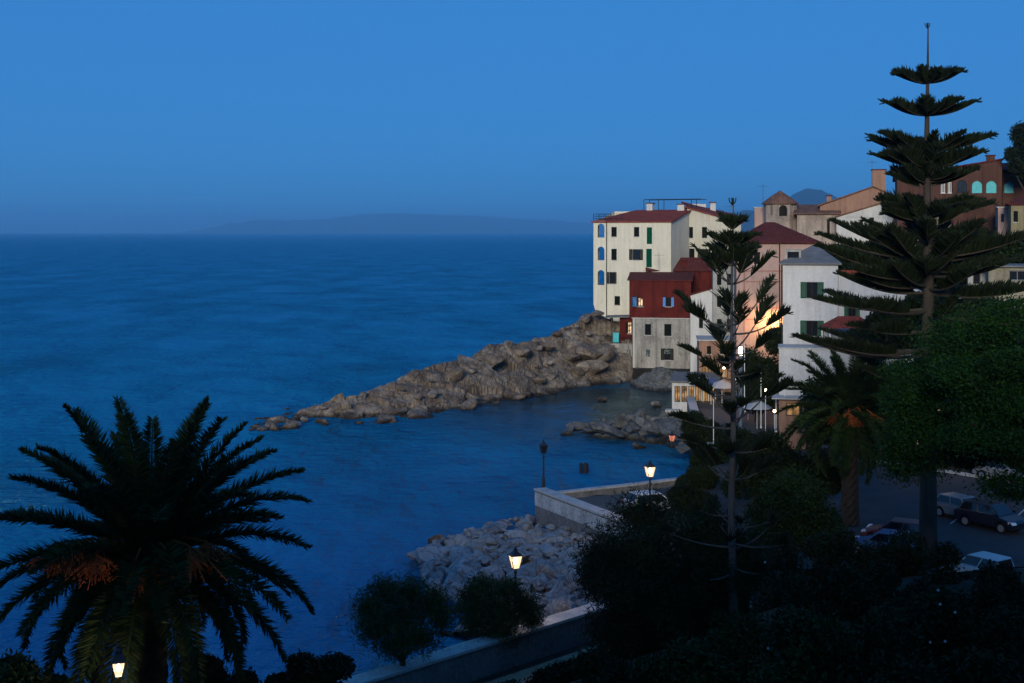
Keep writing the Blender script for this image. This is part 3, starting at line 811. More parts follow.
class House:
    """a rectangular house: front along local x from its lower-left front corner; y goes back"""
    def __init__(s, name, label, px0, px1, Y, ang, py_base, py_top, depth, mat, cat='house', zb=None, zt=None):
        s.a = R(ang); s.f = Face(X(px0, Y), Y, s.a)
        s.w = s.f.at(px1)[0]; s.d = depth
        ym = Y + s.w * 0.5 * math.sin(s.a)
        s.zb = Z(py_base, ym) if zb is None else zb
        s.zt = Z(py_top, ym) if zt is None else zt
        s.h = s.zt - s.zb; s.mat = mat
        s.root = empty(name, (X(px0, Y), Y, s.zb), s.a, label, cat)
        s.fh, s.rh, s.lh = [], [], []; s.farch = []; s.wins = []; s.pw = None
        s.topprof = None
        rx = Vector((X(px0, Y), Y, 0)) + Vector((math.cos(s.a), math.sin(s.a), 0)) * s.w
        s.rf = Face(rx.x, rx.y, s.a + math.pi / 2)
        s.lf = Face(X(px0, Y), Y, s.a + math.pi / 2)
    FO = ((0, 0, 0), (1, 0, 0))
    def win(s, x0, y0, x1, y1, side='f', arch=False, **kw):
        f = {'f': s.f, 'r': s.rf, 'l': s.lf}[side]; r_ = f.rect(x0, y0, x1, y1, s.zb)
        {'f': s.fh, 'r': s.rh, 'l': s.lh}[side].append(r_)
        if arch and side == 'f': s.farch.append(r_)
        s.wins.append((side, r_, kw)); return r_
    def walls(s, extra=None, name='wall', left_h=None, right_h=None, back=True):
        """left_h/right_h: front and back heights give sloping side tops via profile (list of (y,z))"""
        mb = MB(); w, d, h = s.w, s.d, s.h
        holed(mb, (0, 0, 0), (1, 0, 0), w, h, s.fh)
        for r_ in s.farch: arch_fill(mb, (0, 0, 0), (1, 0, 0), r_)
        holed(mb, (w, 0, 0), (0, 1, 0), d, h, s.rh)
        # left side runs the other way so that its inward normal points +x
        holed(mb, (0, d, 0), (0, -1, 0), d, h, [(d - b[2], b[1], d - b[0], b[3]) for b in s.lh])
        holed(mb, (w, d, 0), (-1, 0, 0), w, h, [])
        mb.add([(0, 0, h), (w, 0, h), (w, d, h), (0, d, h)], [(0, 1, 2, 3)])
        if extra: extra(mb)
        s.wall = mb.build(name, s.mat, s.root)
        for side, r_, kw in s.wins:
            if kw.pop('skip', False): continue
            if side == 'f': window(s.root, (0, 0, 0), (1, 0, 0), r_, **kw)
            elif side == 'r': window(s.root, (s.w, 0, 0), (0, 1, 0), r_, **kw)
            else: window(s.root, (0, s.d, 0), (0, -1, 0), (s.d - r_[2], r_[1], s.d - r_[0], r_[3]), **kw)
        return s
    def roof(s, kind, rise, mat, over=0.35, th=0.16, hipl=None, hipr=None, name='roof'):
        w, d, h = s.w, s.d, s.h; mb = MB(); o = over
        x0, x1, y0, y1 = -o, w + o, -o, d + o
        if kind == 'hip':
            i = min(w, d) / 2 if hipl is None else hipl; j = i if hipr is None else hipr; c = d / 2
            top = [(x0 + i + o, c, h + rise), (x1 - j - o, c, h + rise)]
            vs = [(x0, y0, h), (x1, y0, h), (x1, y1, h), (x0, y1, h)] + top
            fs = [(0, 1, 5, 4), (1, 2, 5), (2, 3, 4, 5), (3, 0, 4)]
        elif kind == 'shed_back':        # rises to the back, hip on the left
            i = hipl or 0
            vs = [(x0, y0, h), (x1, y0, h), (x1, y1, h + rise), (x0 + i, y1, h + rise), (x0, y1, h)]
            fs = [(0, 1, 2, 3), (0, 3, 4)]
        elif kind == 'shed_right':       # falls to the right
            vs = [(x0, y0, h + rise), (x1, y0, h), (x1, y1, h), (x0, y1, h + rise)]; fs = [(0, 1, 2, 3)]
        elif kind == 'shed_right_back':
            vs = [(x0, y0, h + rise), (x1, y0, h), (x1, y1, h + 1.3), (x0, y1, h + rise + 1.0)]; fs = [(0, 1, 2, 3)]
        elif kind == 'shed_left':
            vs = [(x0, y0, h), (x1, y0, h + rise), (x1, y1, h + rise), (x0, y1, h)]; fs = [(0, 1, 2, 3)]
        elif kind == 'gable_front':      # gable faces the camera
            c = w * (hipl if hipl else 0.5)
            vs = [(x0, y0, h), (c, y0, h + rise), (x1, y0, h), (x0, y1, h), (c, y1, h + rise), (x1, y1, h)]
            fs = [(0, 1, 4, 3), (1, 2, 5, 4)]
        elif kind == 'gable_side':
            c = d / 2
            vs = [(x0, y0, h), (x1, y0, h), (x0, c, h + rise), (x1, c, h + rise), (x0, y1, h), (x1, y1, h)]
            fs = [(0, 1, 3, 2), (2, 3, 5, 4)]
        else:
            vs = [(x0, y0, h), (x1, y0, h), (x1, y1, h), (x0, y1, h)]; fs = [(0, 1, 2, 3)]
        mb.add([(a, b, c + 0.02) for a, b, c in vs], fs)
        o_ = mb.build(name, mat, s.root)
        so = o_.modifiers.new('thickness', 'SOLIDIFY'); so.thickness = th; so.offset = 1
        s.rf_o = o_; s.rise = rise; s.kind = kind
        return s
    def gablewall(s, kind, rise, frac=0.5):
        """fill between wall top and roof"""
        w, d, h = s.w, s.d, s.h; mb = MB()
        if kind == 'gable_front':
            c = w * frac
            mb.hull([(0, 0, h), (w, 0, h), (w, d, h), (0, d, h)], [(c, 0, h + rise), (c + .01, 0, h + rise), (c + .01, d, h + rise), (c, d, h + rise)])
        elif kind == 'gable_side':
            mb.hull([(0, 0, h), (w, 0, h), (w, d, h), (0, d, h)], [(0, d / 2, h + rise), (w, d / 2, h + rise), (w, d / 2 + .01, h + rise), (0, d / 2 + .01, h + rise)])
        elif kind == 'shed_back':
            for x in (0, w): mb.add([(x, 0, h), (x, d, h), (x, d, h + rise)], [(0, 1, 2)])
            mb.add([(0, d, h), (w, d, h), (w, d, h + rise), (0, d, h + rise)], [(0, 1, 2, 3)])
        elif kind == 'shed_right':
            for y in (0, d): mb.add([(0, y, h), (w, y, h), (0, y, h + rise)], [(0, 1, 2)])
            mb.add([(0, 0, h), (0, d, h), (0, d, h + rise), (0, 0, h + rise)], [(0, 1, 2, 3)])
        elif kind == 'shed_left':
            mb.hull([(0, 0, h), (w, 0, h), (w, d, h), (0, d, h)], [(w - .01, 0, h + rise), (w, 0, h + rise), (w, d, h + rise), (w - .01, d, h + rise)])
        mb.build('gable', s.mat, s.root); return s
    def chimney(s, x, y, z0, w, h, mat=None, parent=None):
        mb = MB(); mb.box((x - w / 2, y - w / 2, z0), (x + w / 2, y + w / 2, z0 + h))
        o = mb.build('chimney', mat or s.mat, parent or s.rf_o if hasattr(s, 'rf_o') else s.root)
        mb = MB(); k = w / 2 + 0.12
        mb.box((x - k, y - k, z0 + h), (x + k, y + k, z0 + h + 0.12)); mb.build('chimney_cap', 'tile_dark', s.root)
        return o
    def pipe(s, px, mat='iron', py=None):
        x = s.f.at(px)[0]; mb = MB(); mb.tube([(x, -0.08, 0), (x, -0.08, s.h)], 0.07, 6); mb.build('downpipe', mat, s.root)
    def box(s, name, x0, y0, z0, x1, y1, z1, mat, parent=None):
        mb = MB(); mb.box((x0, y0, z0), (x1, y1, z1)); return mb.build(name, mat, parent or s.root)


# -- cream house on the headland
A = House('cream_house', 'tall cream house at the seaward end of the row, with an arched loggia corner', 593.5, 671, 188, -27, 322, 222.5, 8, 'cream')
D_ = dict(shut='darkshut', closed=True)
A.win(611.4, 227, 616.7, 236.6, **D_); A.win(634, 227, 639.2, 236.6, **D_); A.win(646.8, 227.3, 652, 244, shut='green', closed=True, sill=False)
A.win(611.4, 248.8, 616.7, 260, **D_); A.win(632.6, 249.2, 639.6, 260, shut='darkshut'); A.win(646.3, 248.8, 651.8, 267.3, shut='green', closed=True, sill=False)
A.win(609.2, 272, 614.2, 283.7, shut='darkshut'); A.win(632.6, 272.4, 639, 283.7, shut='darkshut'); A.win(614.6, 296, 620, 305, **D_)
for y0, y1 in ((223.6, 237.5), (246.6, 260.3), (270, 285)):
    A.win(597.6, y0, 604.4, y1, arch=True, skip=True)
    A.lh.append((1.6, A.fh[-1][1], 4.6, A.fh[-1][3]))
A.walls()
A.roof('shed_back', 1.75, 'tile', 0.3, hipl=3.6); A.gablewall('shed_back', 1.72)
# the slanted foot of the loggia corner: lower corner cut away, so the facade leans out over the rock
for v in A.wall.data.vertices:
    if v.co.z < 0.01 and v.co.x < 0.01: v.co.x += 1.0
A.pipe(606.8)
la = A.f.at(606)[0]
mb = MB(); mb.box((la, 0.3, 0.05), (la + 0.1, 6, A.h - 0.05)); mb.build('loggia_wall', 'cream', A.root)
for y0 in (238.5, 261.5, 286):
    z = A.f.at(600, y0)[1] - A.zb
    A.box('loggia_floor', 0.02, 0.25, z - 0.15, la, 5.5, z + 0.02, 'cream')
A.box('terrace_slab', -0.12, -0.12, A.h + 0.03, la - 0.1, 6, A.h + 0.25, 'coping')
# railing of the roof terrace
mb = MB()
zr = A.h + 0.25
for k in range(8):
    y = 0.1 + k * 0.9; mb.tube([(0, y, zr), (0, y, zr + 1.0)], 0.025, 4)
for k in range(6):
    x = 0.0 + k * 0.9; mb.tube([(x, 0, zr), (x, 0, zr + 1.0)], 0.025, 4)
for dz in (0.35, 0.68, 1.0):
    mb.tube([(0, 6.4, zr + dz), (0, 0, zr + dz), (4.5, 0, zr + dz)], 0.022, 4)
mb.build('railing', 'iron', A.root)
# pergola frame and white stacks on the back roof
zt = A.h + 1.75
mb = MB()
for x in (4.6, 6.9, 12.0):
    for y in (8.2, 10.5): mb.tube([(x, y, zt - 1.5), (x, y, zt + 1.7)], 0.05, 4)
for y in (8.2, 10.5): mb.tube([(4.6, y, zt + 1.7), (13.5, y, zt + 1.7)], 0.05, 4)
for x in (4.6, 6.9, 9.3, 12.0): mb.tube([(x, 8.2, zt + 1.72), (x, 10.5, zt + 1.72)], 0.035, 4)
mb.build('pergola', 'iron', A.root)
A.chimney(5.6, 8.3, zt - 0.8, 0.9, 1.9, 'white'); A.chimney(10.6, 8.0, zt - 0.8, 1.0, 1.7, 'white')
A.box('roof_stairhead', 9.8, 8.4, zt - 1.2, 11.2, 10.4, zt + 0.3, 'white')
# -- its wing behind
Wg = House('pale_house', 'pale house with a lopsided red roof behind the red house, joined to the cream one', 687.2, 741, 189.5, -4, 300, 224, 9, 'wing')
for r_ in ((687.9, 227, 693, 238), (702, 227, 707, 238), (687.9, 248.5, 694.5, 259)): Wg.win(*r_, **D_)
Wg.win(700.8, 249, 707.5, 259.5, shut='darkshut')
Wg.walls(); Wg.roof('shed_right_back', 2.35, 'tile', 0.35); Wg.gablewall('shed_right', 2.3)
Wg.chimney(4.2, 6.0, Wg.h + 1.2, 0.8, 2.0, 'white')
Wg.box('roof_parapet', 0.2, 8.6, Wg.h + 1.2, 3.4, 9.2, Wg.h + 3.1, 'white')

# -- red house
B = House('red_house', 'red house with blue shutters over a weathered white ground floor', 629.3, 691, 177.5, -10, 318.5, 281, 5.3, 'red')
B.win(638, 297.6, 643, 306.5, lit='litwin'); B.win(665.6, 297.4, 671.2, 306.6, shut='blue')
B.walls()
window(B.root, (0, 0, 0), (1, 0, 0), B.f.rect(631.2, 296.5, 637.2, 307, B.zb), shut='blue', closed=True, depth=-0.005, name='window', sill=False)
B.roof('shed_back', 0.9, 'tile_dark', 0.25, hipl=0.0); B.gablewall('shed_back', 0.87)
zl = Z(367, 176.5) - B.zb
B2h = House('weathered_house', 'weathered white lower house standing under the red one at the water edge', 632.5, 690, 177.2, -10, 382, 318.8, 5.0, 'greywhite')
for r_ in ((645, 324, 651, 335), (664.3, 324, 671.3, 336)): B2h.win(*r_, shut='darkshut', closed=True)
B2h.win(646, 349.6, 650, 356.7, sill=False); B2h.win(664, 348.5, 670.5, 360, shut='darkshut')
B2h.walls(); B2h.roof('flat', 0, 'coping', 0.12, 0.1); B2h.pipe(634, 'whitepaint')
# balcony side: recessed red wall, canopy and grey base
Bb = House('balcony_annex', 'red balcony bay with a lit window, grey canopy and grey plinth beside the weathered house', 611, 632, 178.3, -10, 384, 343.5, 4.2, 'greywhite')
Bb.win(632 - 5.6, 349.5, 631, 363, sill=False, name='door', frame='bluegrey', bars=0)
Bb.walls()
Bb.f_rect = Bb.f.rect
zc = Bb.f.at(620, 317)[1] - Bb.zb
mb = MB(); hr = Bb.f.rect(627, 322.5, 631.2, 334, Bb.zb)
x0 = Bb.f.at(619)[0]
holed(mb, (x0, 0.9, Bb.h), (1, 0, 0), Bb.w - x0, zc - Bb.h, [(hr[0] - x0, hr[1] - Bb.h, hr[2] - x0, hr[3] - Bb.h)])
mb.add([(x0, 0.9, Bb.h), (x0, 4, Bb.h), (x0, 4, zc), (x0, 0.9, zc)], [(0, 1, 2, 3)])
mb.build('red_wall', 'red', Bb.root)
window(Bb.root, (x0, 0.9, 0), (1, 0, 0), (hr[0] - x0, hr[1], hr[2] - x0, hr[3]), lit='litwin', shut='darkshut')
mb = MB(); mb.hull([(-0.9, -0.3, zc - 0.15), (Bb.w + 0.3, -0.3, zc), (Bb.w + 0.3, 4, zc), (-0.9, 4, zc - 0.15)], [(-0.9, -0.3, zc - 0.03), (Bb.w + 0.3, -0.3, zc + 0.12), (Bb.w + 0.3, 4, zc + 0.12), (-0.9, 4, zc - 0.03)])
mb.build('canopy', 'slate', Bb.root)
for x in (0.1,):
    mb = MB(); mb.tube([(x, 0, Bb.h), (x, 0, zc - 0.1)], 0.06, 5); mb.build('post', 'iron', Bb.root)
mb = MB()
for k in range(9):
    mb.tube([(0.05 + k * 0.35, 0.02, Bb.h), (0.05 + k * 0.35, 0.02, Bb.h + 0.9)], 0.018, 4)
mb.tube([(0, 0.02, Bb.h + 0.9), (3, 0.02, Bb.h + 0.9)], 0.025, 4); mb.build('railing', 'iron', Bb.root)
# turquoise cloth over the balcony rail
q = Bb.f.rect(613, 332.5, 619, 344.5, Bb.zb)
mb = MB(); nx = 10
for k in range(nx):
    xa = q[0] + (q[2] - q[0]) * k / nx; xb = q[0] + (q[2] - q[0]) * (k + 1) / nx
    wv = lambda t: -0.13 - 0.05 * math.sin(t * 9)
    mb.hull([(xa, wv(xa), q[1] + 0.3), (xb, wv(xb), q[1] + 0.3), (xb, wv(xb) + 0.03, q[1] + .3), (xa, wv(xa) + 0.03, q[1] + .3)],
            [(xa, -0.1, q[3]), (xb, -0.1, q[3]), (xb, -0.06, q[3]), (xa, -0.06, q[3])])
o = mb.build('hanging_towel', 'turq'); o.matrix_world = Bb.root.matrix_basis
o.location = Bb.root.location; o.rotation_euler = Bb.root.rotation_euler
tag(o, 'turquoise towel hung over the balcony rail under the grey canopy', 'towel')
# upper red house with its own roof, set back
B3 = House('set_back_red_house', 'dark red house with a broad red roof set back above the red one', 648, 735, 184, -6, 300, 271.5, 5.5, 'red')
B3.walls(); B3.roof('gable_side', 1.75, 'tile_dark', 0.35); B3.gablewall('gable_side', 1.7); B3.chimney(5.0, 1.2, B3.h + 0.6, 0.6, 1.0, 'red')
# aerials on the roofs
def aerial(px, py0, py1, Y, label):
    p = W(px, py1, Y); r_ = empty('aerial', p, 0.4, label, 'aerial'); h = Z(py0, Y) - p.z
    mb = MB(); mb.tube([(0, 0, 0), (0, 0, h)], 0.03, 5); mb.build('mast', 'greymetal', r_)
    mb = MB(); mb.tube([(-0.7, 0, h * 0.92), (0.7, 0, h * 0.92)], 0.02, 4)
    for k in range(7): mb.tube([(-0.6 + k * 0.2, -0.3, h * 0.92), (-0.6 + k * 0.2, 0.3, h * 0.92)], 0.014, 4)
    mb.build('antenna', 'greymetal', r_)
aerial(659, 253, 281, 180, 'thin aerial standing on the red house')
aerial(763, 184, 212, 171, 'thin aerial beside the round-arched tower')
aerial(872, 160, 187, 168, 'thin aerial on the peach gable by its big chimney')
aerial(730, 205, 225, 192, 'thin aerial at the low end of the pale house roof')

# -- white sliver and pale facade between the red and pink houses
C1 = House('narrow_white_house', 'narrow white house squeezed beside the red one, small red roof', 690.3, 716, 166, -18, 379, 296, 5, 'white')
C1.win(699, 318, 703, 328, **D_); C1.win(699, 341, 703, 351, **D_)
C1.walls(); C1.roof('shed_left', 1.1, 'tile_dark', 0.25); C1.gablewall('shed_left', 1.05)
C2 = House('pale_grey_house', 'pale grey house with three rows of shuttered windows beside the pink one', 713, 738, 160, -8, 378, 266, 8, 'palegrey')
for yy in (274, 296, 319):
    for xx in (717, 727): C2.win(xx, yy, xx + 4.4, yy + 11, **D_)
C2.walls(); C2.roof('gable_side', 1.3, 'tile_dark', 0.3); C2.gablewall('gable_side', 1.25)

# -- pink house
Dh = House('pink_house', 'big pink house with a dark hipped roof and a lit lamp on its wall', 736.5, 817, 140, -8, 410, 243.5, 9, 'pink')
Dh.win(754, 252, 760, 264, skip=False, **D_)
Dh.walls(); Dh.roof('hip', 2.15, 'tile_dark', 0.45, hipl=3.3, hipr=4.2)
for yy in (271, 281.5, 308, 319.5):
    z = Dh.f.at(765, yy)[1] - Dh.zb
    mb = MB(); mb.box((-0.06, -0.07, z - 0.07), (Dh.w + 0.06, 0.0, z + 0.07)); mb.build('string_course', 'pinktrim', Dh.root)
xq = Dh.f.at(745)[0]
mb = MB(); mb.box((xq - 0.16, -0.05, 0), (xq + 0.02, 0.0, Dh.h)); mb.build('pilaster', 'pinktrim', Dh.root)
Dh.pipe(779.5)
# wall lamp of the pink house
p = W(773.5, 319.5, 138.2); lr = empty('wall_lamp', p, 0, 'bright bracket lamp throwing warm light on the pink house', 'lamp')
mb = MB(); mb.tube([(0, 0.95, 0.0), (0, 0.5, 0.25), (0, 0.0, 0.2)], 0.03, 6); mb.build('bracket', 'iron', lr)
mb = MB(); mb.lathe([(0.2, 0.10), (0.12, 0.2), (0.03, 0.25)], 10); mb.build('shade', 'iron', lr)
mb = MB(); mb.lathe([(0.02, -0.14), (0.1, -0.09), (0.12, 0.0), (0.08, 0.08)], 10); mb.build('bulb', 'walllamp', lr)

# -- tower with tiled cap and its body
Th = House('arched_tower', 'octagonal tower with one dark arch and a conical tiled cap', 768, 799, 172, 0, 262, 204, 6, 'tower', 'tower')
rad = Th.w / 2 / math.cos(math.pi / 8); cx = Th.w / 2; cy = rad
mb = MB(); ring = [(cx + rad * math.cos(math.pi / 8 + k * math.pi / 4), cy + rad * math.sin(math.pi / 8 + k * math.pi / 4)) for k in range(8)]
for k in range(8):
    a, b = ring[k], ring[(k + 1) % 8]; u = Vector((b[0] - a[0], b[1] - a[1], 0)); L = u.length; u.normalize()
    zA = Z(216, 172) - Th.zb; zB = Z(205.2, 172) - Th.zb
    if k in (5, 6, 4):
        cut = (L * 0.18, zA, L * 0.82, zB) if k == 5 else (L * 0.4, zA + .1, L * 0.6, zB)
        holed(mb, (*a, 0), u, L, Th.h, [cut], 0.35); arch_fill(mb, (*a, 0), u, cut, 0.35)
    else: holed(mb, (*a, 0), u, L, Th.h, [])
mb.build('wall', 'tower', Th.root)
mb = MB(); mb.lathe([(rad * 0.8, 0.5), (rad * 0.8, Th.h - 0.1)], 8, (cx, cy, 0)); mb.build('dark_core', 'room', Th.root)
mb = MB(); hh = Z(190.5, 174) - Th.zb
mb.lathe([(rad + 0.25, Th.h), (rad + 0.3, Th.h + 0.12), (rad * 0.55, Th.h + (hh - Th.h) * 0.58), (0.05, hh)], 16, (cx, cy, 0)); mb.build('roof', 'tile_old', Th.root)
Tb = House('low_tower_wing', 'low plastered wing with an old tiled lean-to roof beside the tower', 797, 838, 171, -12, 262, 214.5, 6, 'tower')
Tb.win(827, 220, 829.8, 237, sill=False, bars=0); Tb.walls()
Tb.roof('shed_back', 1.3, 'tile_old', 0.4); Tb.gablewall('shed_back', 1.25)
Tc = House('small_pink_house', 'small pinkish house peeping out behind the tower, seaward side', 754.5, 770, 178, -10, 262, 208, 5, 'pink')
Tc.walls(); Tc.roof('flat', 0, 'coping', 0.1, 0.12)

# -- peach gable with chimney, white house in front of it
Fh = House('peach_gable_house', 'peach gable-fronted house with a big square chimney at the ridge', 820, 915, 172, -14, 262, 206, 10, 'peach')
Fh.walls(); ga = Fh.f.at(873)[0] / Fh.w
Fh.roof('gable_front', Z(187.5, 172) - Z(206, 172), 'tile_old', 0.25, hipl=ga); Fh.gablewall('gable_front', Z(187.5, 172) - Z(206, 172) - 0.03, ga)
xc = Fh.f.at(879)[0]; Fh.chimney(xc, 1.4, Fh.h + 1.2, 1.75, Z(170.5, 172) - Fh.zb - Fh.h - 1.2, 'peach')
Fh.chimney(Fh.f.at(829)[0], 3, Fh.h + 0.2, 0.6, 1.2, 'peach')
Fw = House('white_lean_to_house', 'white lean-to house with a sloping roof line below the peach gable', 836.5, 893, 166, -14, 262, 217.5, 5, 'white')
Fw.win(869.5, 217, 874, 226, sill=False); Fw.walls(); Fw.roof('shed_left', 2.2, 'tile_old', 0.2); Fw.gablewall('shed_left', 2.15)

# -- brown-red house with turquoise arches
Gh = House('brown_house', 'long brown-red house on the hill with a dark arch and a low tiled roof', 897, 962, 152, -15, 262, 179, 9, 'brown')
Gh.win(957, 180.5, 961.5, 193, arch=True, sill=False, bars=0) if False else None
Gh.win(941, 182, 945, 193, frame='whitepaint'); Gh.win(948, 182, 951.5, 193, frame='whitepaint')
Gh.walls(); Gh.roof('gable_side', 1.2, 'tile_dark', 0.3); Gh.gablewall('gable_side', 1.15)
G2 = House('brown_tower_house', 'brown-red house with two bright turquoise arched windows and one dark arch', 953, 1002, 150, -17, 262, 168, 8, 'brown')
G2.win(957, 180, 967, 193, arch=True, sill=False, bars=1)
for xx in (972, 986.3): G2.win(xx, 181, xx + 10, 193, arch=True, frame='turq', lit='turq', sill=False, depth=0.1)
G2.walls(); G2.roof('shed_left', 0.9, 'tile_dark', 0.2); G2.gablewall('shed_left', 0.85); G2.chimney(G2.f.at(991)[0], 1.0, G2.h + 0.5, 0.9, 0.9, 'brown')
G3 = House('dark_brown_wing', 'dark brown wing with a single turquoise arched window at the picture edge', 1002.5, 1060, 152, -17, 262, 171, 8, 'brown')
G3.win(1004.5, 182, 1013.5, 193, arch=True, frame='turq', lit='turq', sill=False, depth=0.1)
G3.walls(); G3.roof('gable_side', 1.0, 'tile_dark', 0.25); G3.gablewall('gable_side', 0.95)
G4 = House('pink_block_house', 'small pink flat-roofed block below the dark brown wing', 998, 1018, 140, -18, 262, 208, 6, 'pink')
G4.win(1001, 214, 1004, 222, sill=False); G4.walls(); G4.roof('flat', 0, 'coping', 0.1, 0.12)
G5 = House('yellow_house', 'yellow house with a red tiled roof, cut by the picture edge under the brown wing', 1011, 1060, 134, -18, 262, 205, 6, 'yellow')
G5.win(1013.5, 211, 1018, 222, **D_); G5.walls(); G5.roof('hip', 1.2, 'tile_dark', 0.3, hipl=2)
G6 = House('yellow_wall_house', 'low beige house half hidden behind the tall tiered pine', 915, 951, 140, -16, 262, 216, 6, 'beige')
G6.win(932, 220, 936, 228, sill=False); G6.walls(); G6.roof('hip', 0.9, 'tile_dark', 0.3, hipl=2)
G7 = House('beige_house', 'beige flat-roofed house above the big round evergreen', 988.5, 1065, 110, -15, 310, 267.5, 7, 'beige')
G7.win(1009, 270.5, 1026, 280.5, frame='bluegrey', sill=False); G7.walls(); G7.roof('flat', 0, 'slate', 0.35, 0.14)
G7b = House('shed', 'small pale shed with a dark doorway beside the beige house', 968, 989, 113, -18, 306, 270, 4, 'palegrey')
G7b.win(973, 271.5, 980.5, 284, sill=False, name='door', bars=0, frame='iron'); G7b.walls(); G7b.roof('flat', 0, 'slate', 0.2, 0.1)

# -- white waterfront house with green shutters
Hh = House('white_house', 'white grey-roofed house with green shutters above the waterfront cafe', 783, 838, 116, -13, 446, 265, 8, 'white')
Hh.win(806.2, 282, 818, 298.2, shut='green'); Hh.win(806, 320.5, 818, 336, shut='green'); Hh.win(806, 362, 818, 378, shut='green')
Hh.win(790, 402, 800, 418, lit='litwarm', sill=False, name='door'); Hh.walls()
Hh.roof('hip', 1.5, 'slate', 0.3, hipl=2.5, hipr=1.8); Hh.pipe(781.8)
dm = Hh.f.at(793)[0]
Hh.box('dormer', dm - 0.7, 1.0, Hh.h, dm + 0.7, 3.5, Hh.h + 1.35, 'palegrey'); Hh.box('dormer_pane', dm - 0.5, 0.97, Hh.h + 0.5, dm + 0.5, 1.0, Hh.h + 1.15, 'glass')
H2 = House('white_terrace_house', 'long white terraced house stepping down behind the tiered pine', 838.3, 921, 115.5, -13, 420, 292, 7, 'white')
H2.win(848, 306, 856, 318, shut='green'); H2.win(884, 306, 892, 318, shut='green'); H2.win(860, 345, 868, 358); H2.walls()
H2.roof('shed_right', 1.6, 'white', 0.02, 0.1); H2.gablewall('shed_right', 1.57)
H2.box('tile_coping', 0.1, -0.15, H2.h + 1.5, 1.7, 0.5, H2.h + 1.9, 'tile')
H3 = House('lower_terrace', 'low white terrace wall under the red tiled porch', 779, 918, 112, -12, 450, 350, 3.5, 'white', 'terrace')
H3.walls(); H3.roof('flat', 0, 'coping', 0.08, 0.1)
# red porch roof
p = W(852, 328, 112); pr = empty('tiled_porch', (p.x, p.y, H3.zt), 0, 'small red tiled porch on posts over the white terrace', 'porch')
hz = Z(328, 112) - H3.zt
mb = MB(); a = 2.2; mb.hull([(-a, -0.6, hz), (a, -0.6, hz), (a, 2.6, hz), (-a, 2.6, hz)], [(-0.9, 0.9, hz + 0.95), (0.9, 0.9, hz + .95), (.9, 1.2, hz + .95), (-.9, 1.2, hz + .95)]); mb.build('roof', 'tile', pr)
for sx in (-2, 2):
    for sy in (-0.4, 2.4):
        mb = MB(); mb.tube([(sx, sy, 0), (sx, sy, hz)], 0.08, 6); mb.build('post', 'whitepaint', pr)
# blue and white striped awning further right
p = W(960, 296, 108); ar = empty('striped_awning', p, R(20), 'short blue and white striped awning between the pine and the beige house', 'awning')
for k in range(8):
    mb = MB(); mb.hull([(-2 + k * .5, -0.9, -0.3), (-1.5 + k * .5, -0.9, -0.3), (-1.5 + k * .5, .6, .5), (-2 + k * .5, .6, .5)], [(-2 + k * .5, -0.9, -0.26), (-1.5 + k * .5, -0.9, -0.26), (-1.5 + k * .5, .6, .54), (-2 + k * .5, .6, .54)])
    mb.build('stripe', 'bluecanvas' if k % 2 else 'canvas', ar)
ar.scale = (0.55, 0.55, 0.55)
for sx in (-1.9, 1.9):
    mb = MB(); mb.tube([(sx, -0.85, -6), (sx, -0.85, -0.3)], 0.04, 5); mb.build('post', 'whitepaint', ar)

# -- low peach cafe and the restaurant pavilion on the quay
Ch = House('peach_cafe', 'low peach cafe with warm lit openings behind the parasols', 699, 733, 148, -6, 392, 341, 6, 'peach')
for xx in (702, 711, 721): Ch.win(xx, 362, xx + 6.5, 378, lit='litwarm', sill=False, name='door')
Ch.win(707, 346, 711, 354, **D_); Ch.win(720, 346, 724, 354, **D_)
Ch.walls(); Ch.roof('flat', 0, 'coping', 0.15, 0.12)
Pv = House('restaurant_pavilion', 'glazed restaurant pavilion with warm lit panes and a white edge on the quay', 672, 716, 143, -14, 412, 383, 5, 'white')
for k in range(6): Pv.win(674.5 + k * 6.9, 386, 680.3 + k * 6.9, 402, lit='litwarm', frame='iron', sill=False)
Pv.walls(); Pv.roof('shed_back', 0.5, 'slate', 0.3)
mb = MB(); mb.box((-0.6, -1.2, -4.5), (0.9, -0.2, 0.3)); mb.build('buttress', 'coping', Pv.root)
Lh = House('cafe_front', 'low orange-lit cafe front below the white green-shuttered house', 779, 806, 110.5, -12, 449, 399, 2, 'peach')
Lh.win(786, 403, 800, 416, lit='litwarm', sill=False, frame='iron'); Lh.walls(); Lh.roof('flat', 0, 'coping', 0.6, 0.1)


def parasol(px, py, Y, r_, mat, label):
    p = W(px, py, Y); g = 1.55
    pr = empty('parasol', (p.x, p.y, g), 0, label, 'parasol', 'parasols outside the cafe')
    h = p.z - g
    mb = MB(); mb.tube([(0, 0, 0), (0, 0, h)], 0.03, 6); mb.build('pole', 'whitepaint', pr)
    mb = MB(); mb.lathe([(r_, h - 0.75), (r_ * 0.98, h - 0.7), (r_ * 0.5, h - 0.25), (0.04, h)], 8); mb.build('canopy', mat, pr)
parasol(703, 376, 141, 1.5, 'canvas', 'white parasol nearest the pavilion outside the peach cafe')
parasol(711, 378, 139, 1.5, 'bluecanvas', 'blue parasol between two white ones outside the peach cafe')
parasol(722, 380, 138, 1.5, 'canvas', 'white parasol in front of the cafe doors')
parasol(748, 388, 128, 1.6, 'canvas', 'white parasol by the clipped hedge under the pink house')
parasol(757, 400, 122, 1.4, 'canvas', 'white parasol standing alone near the cafe front')


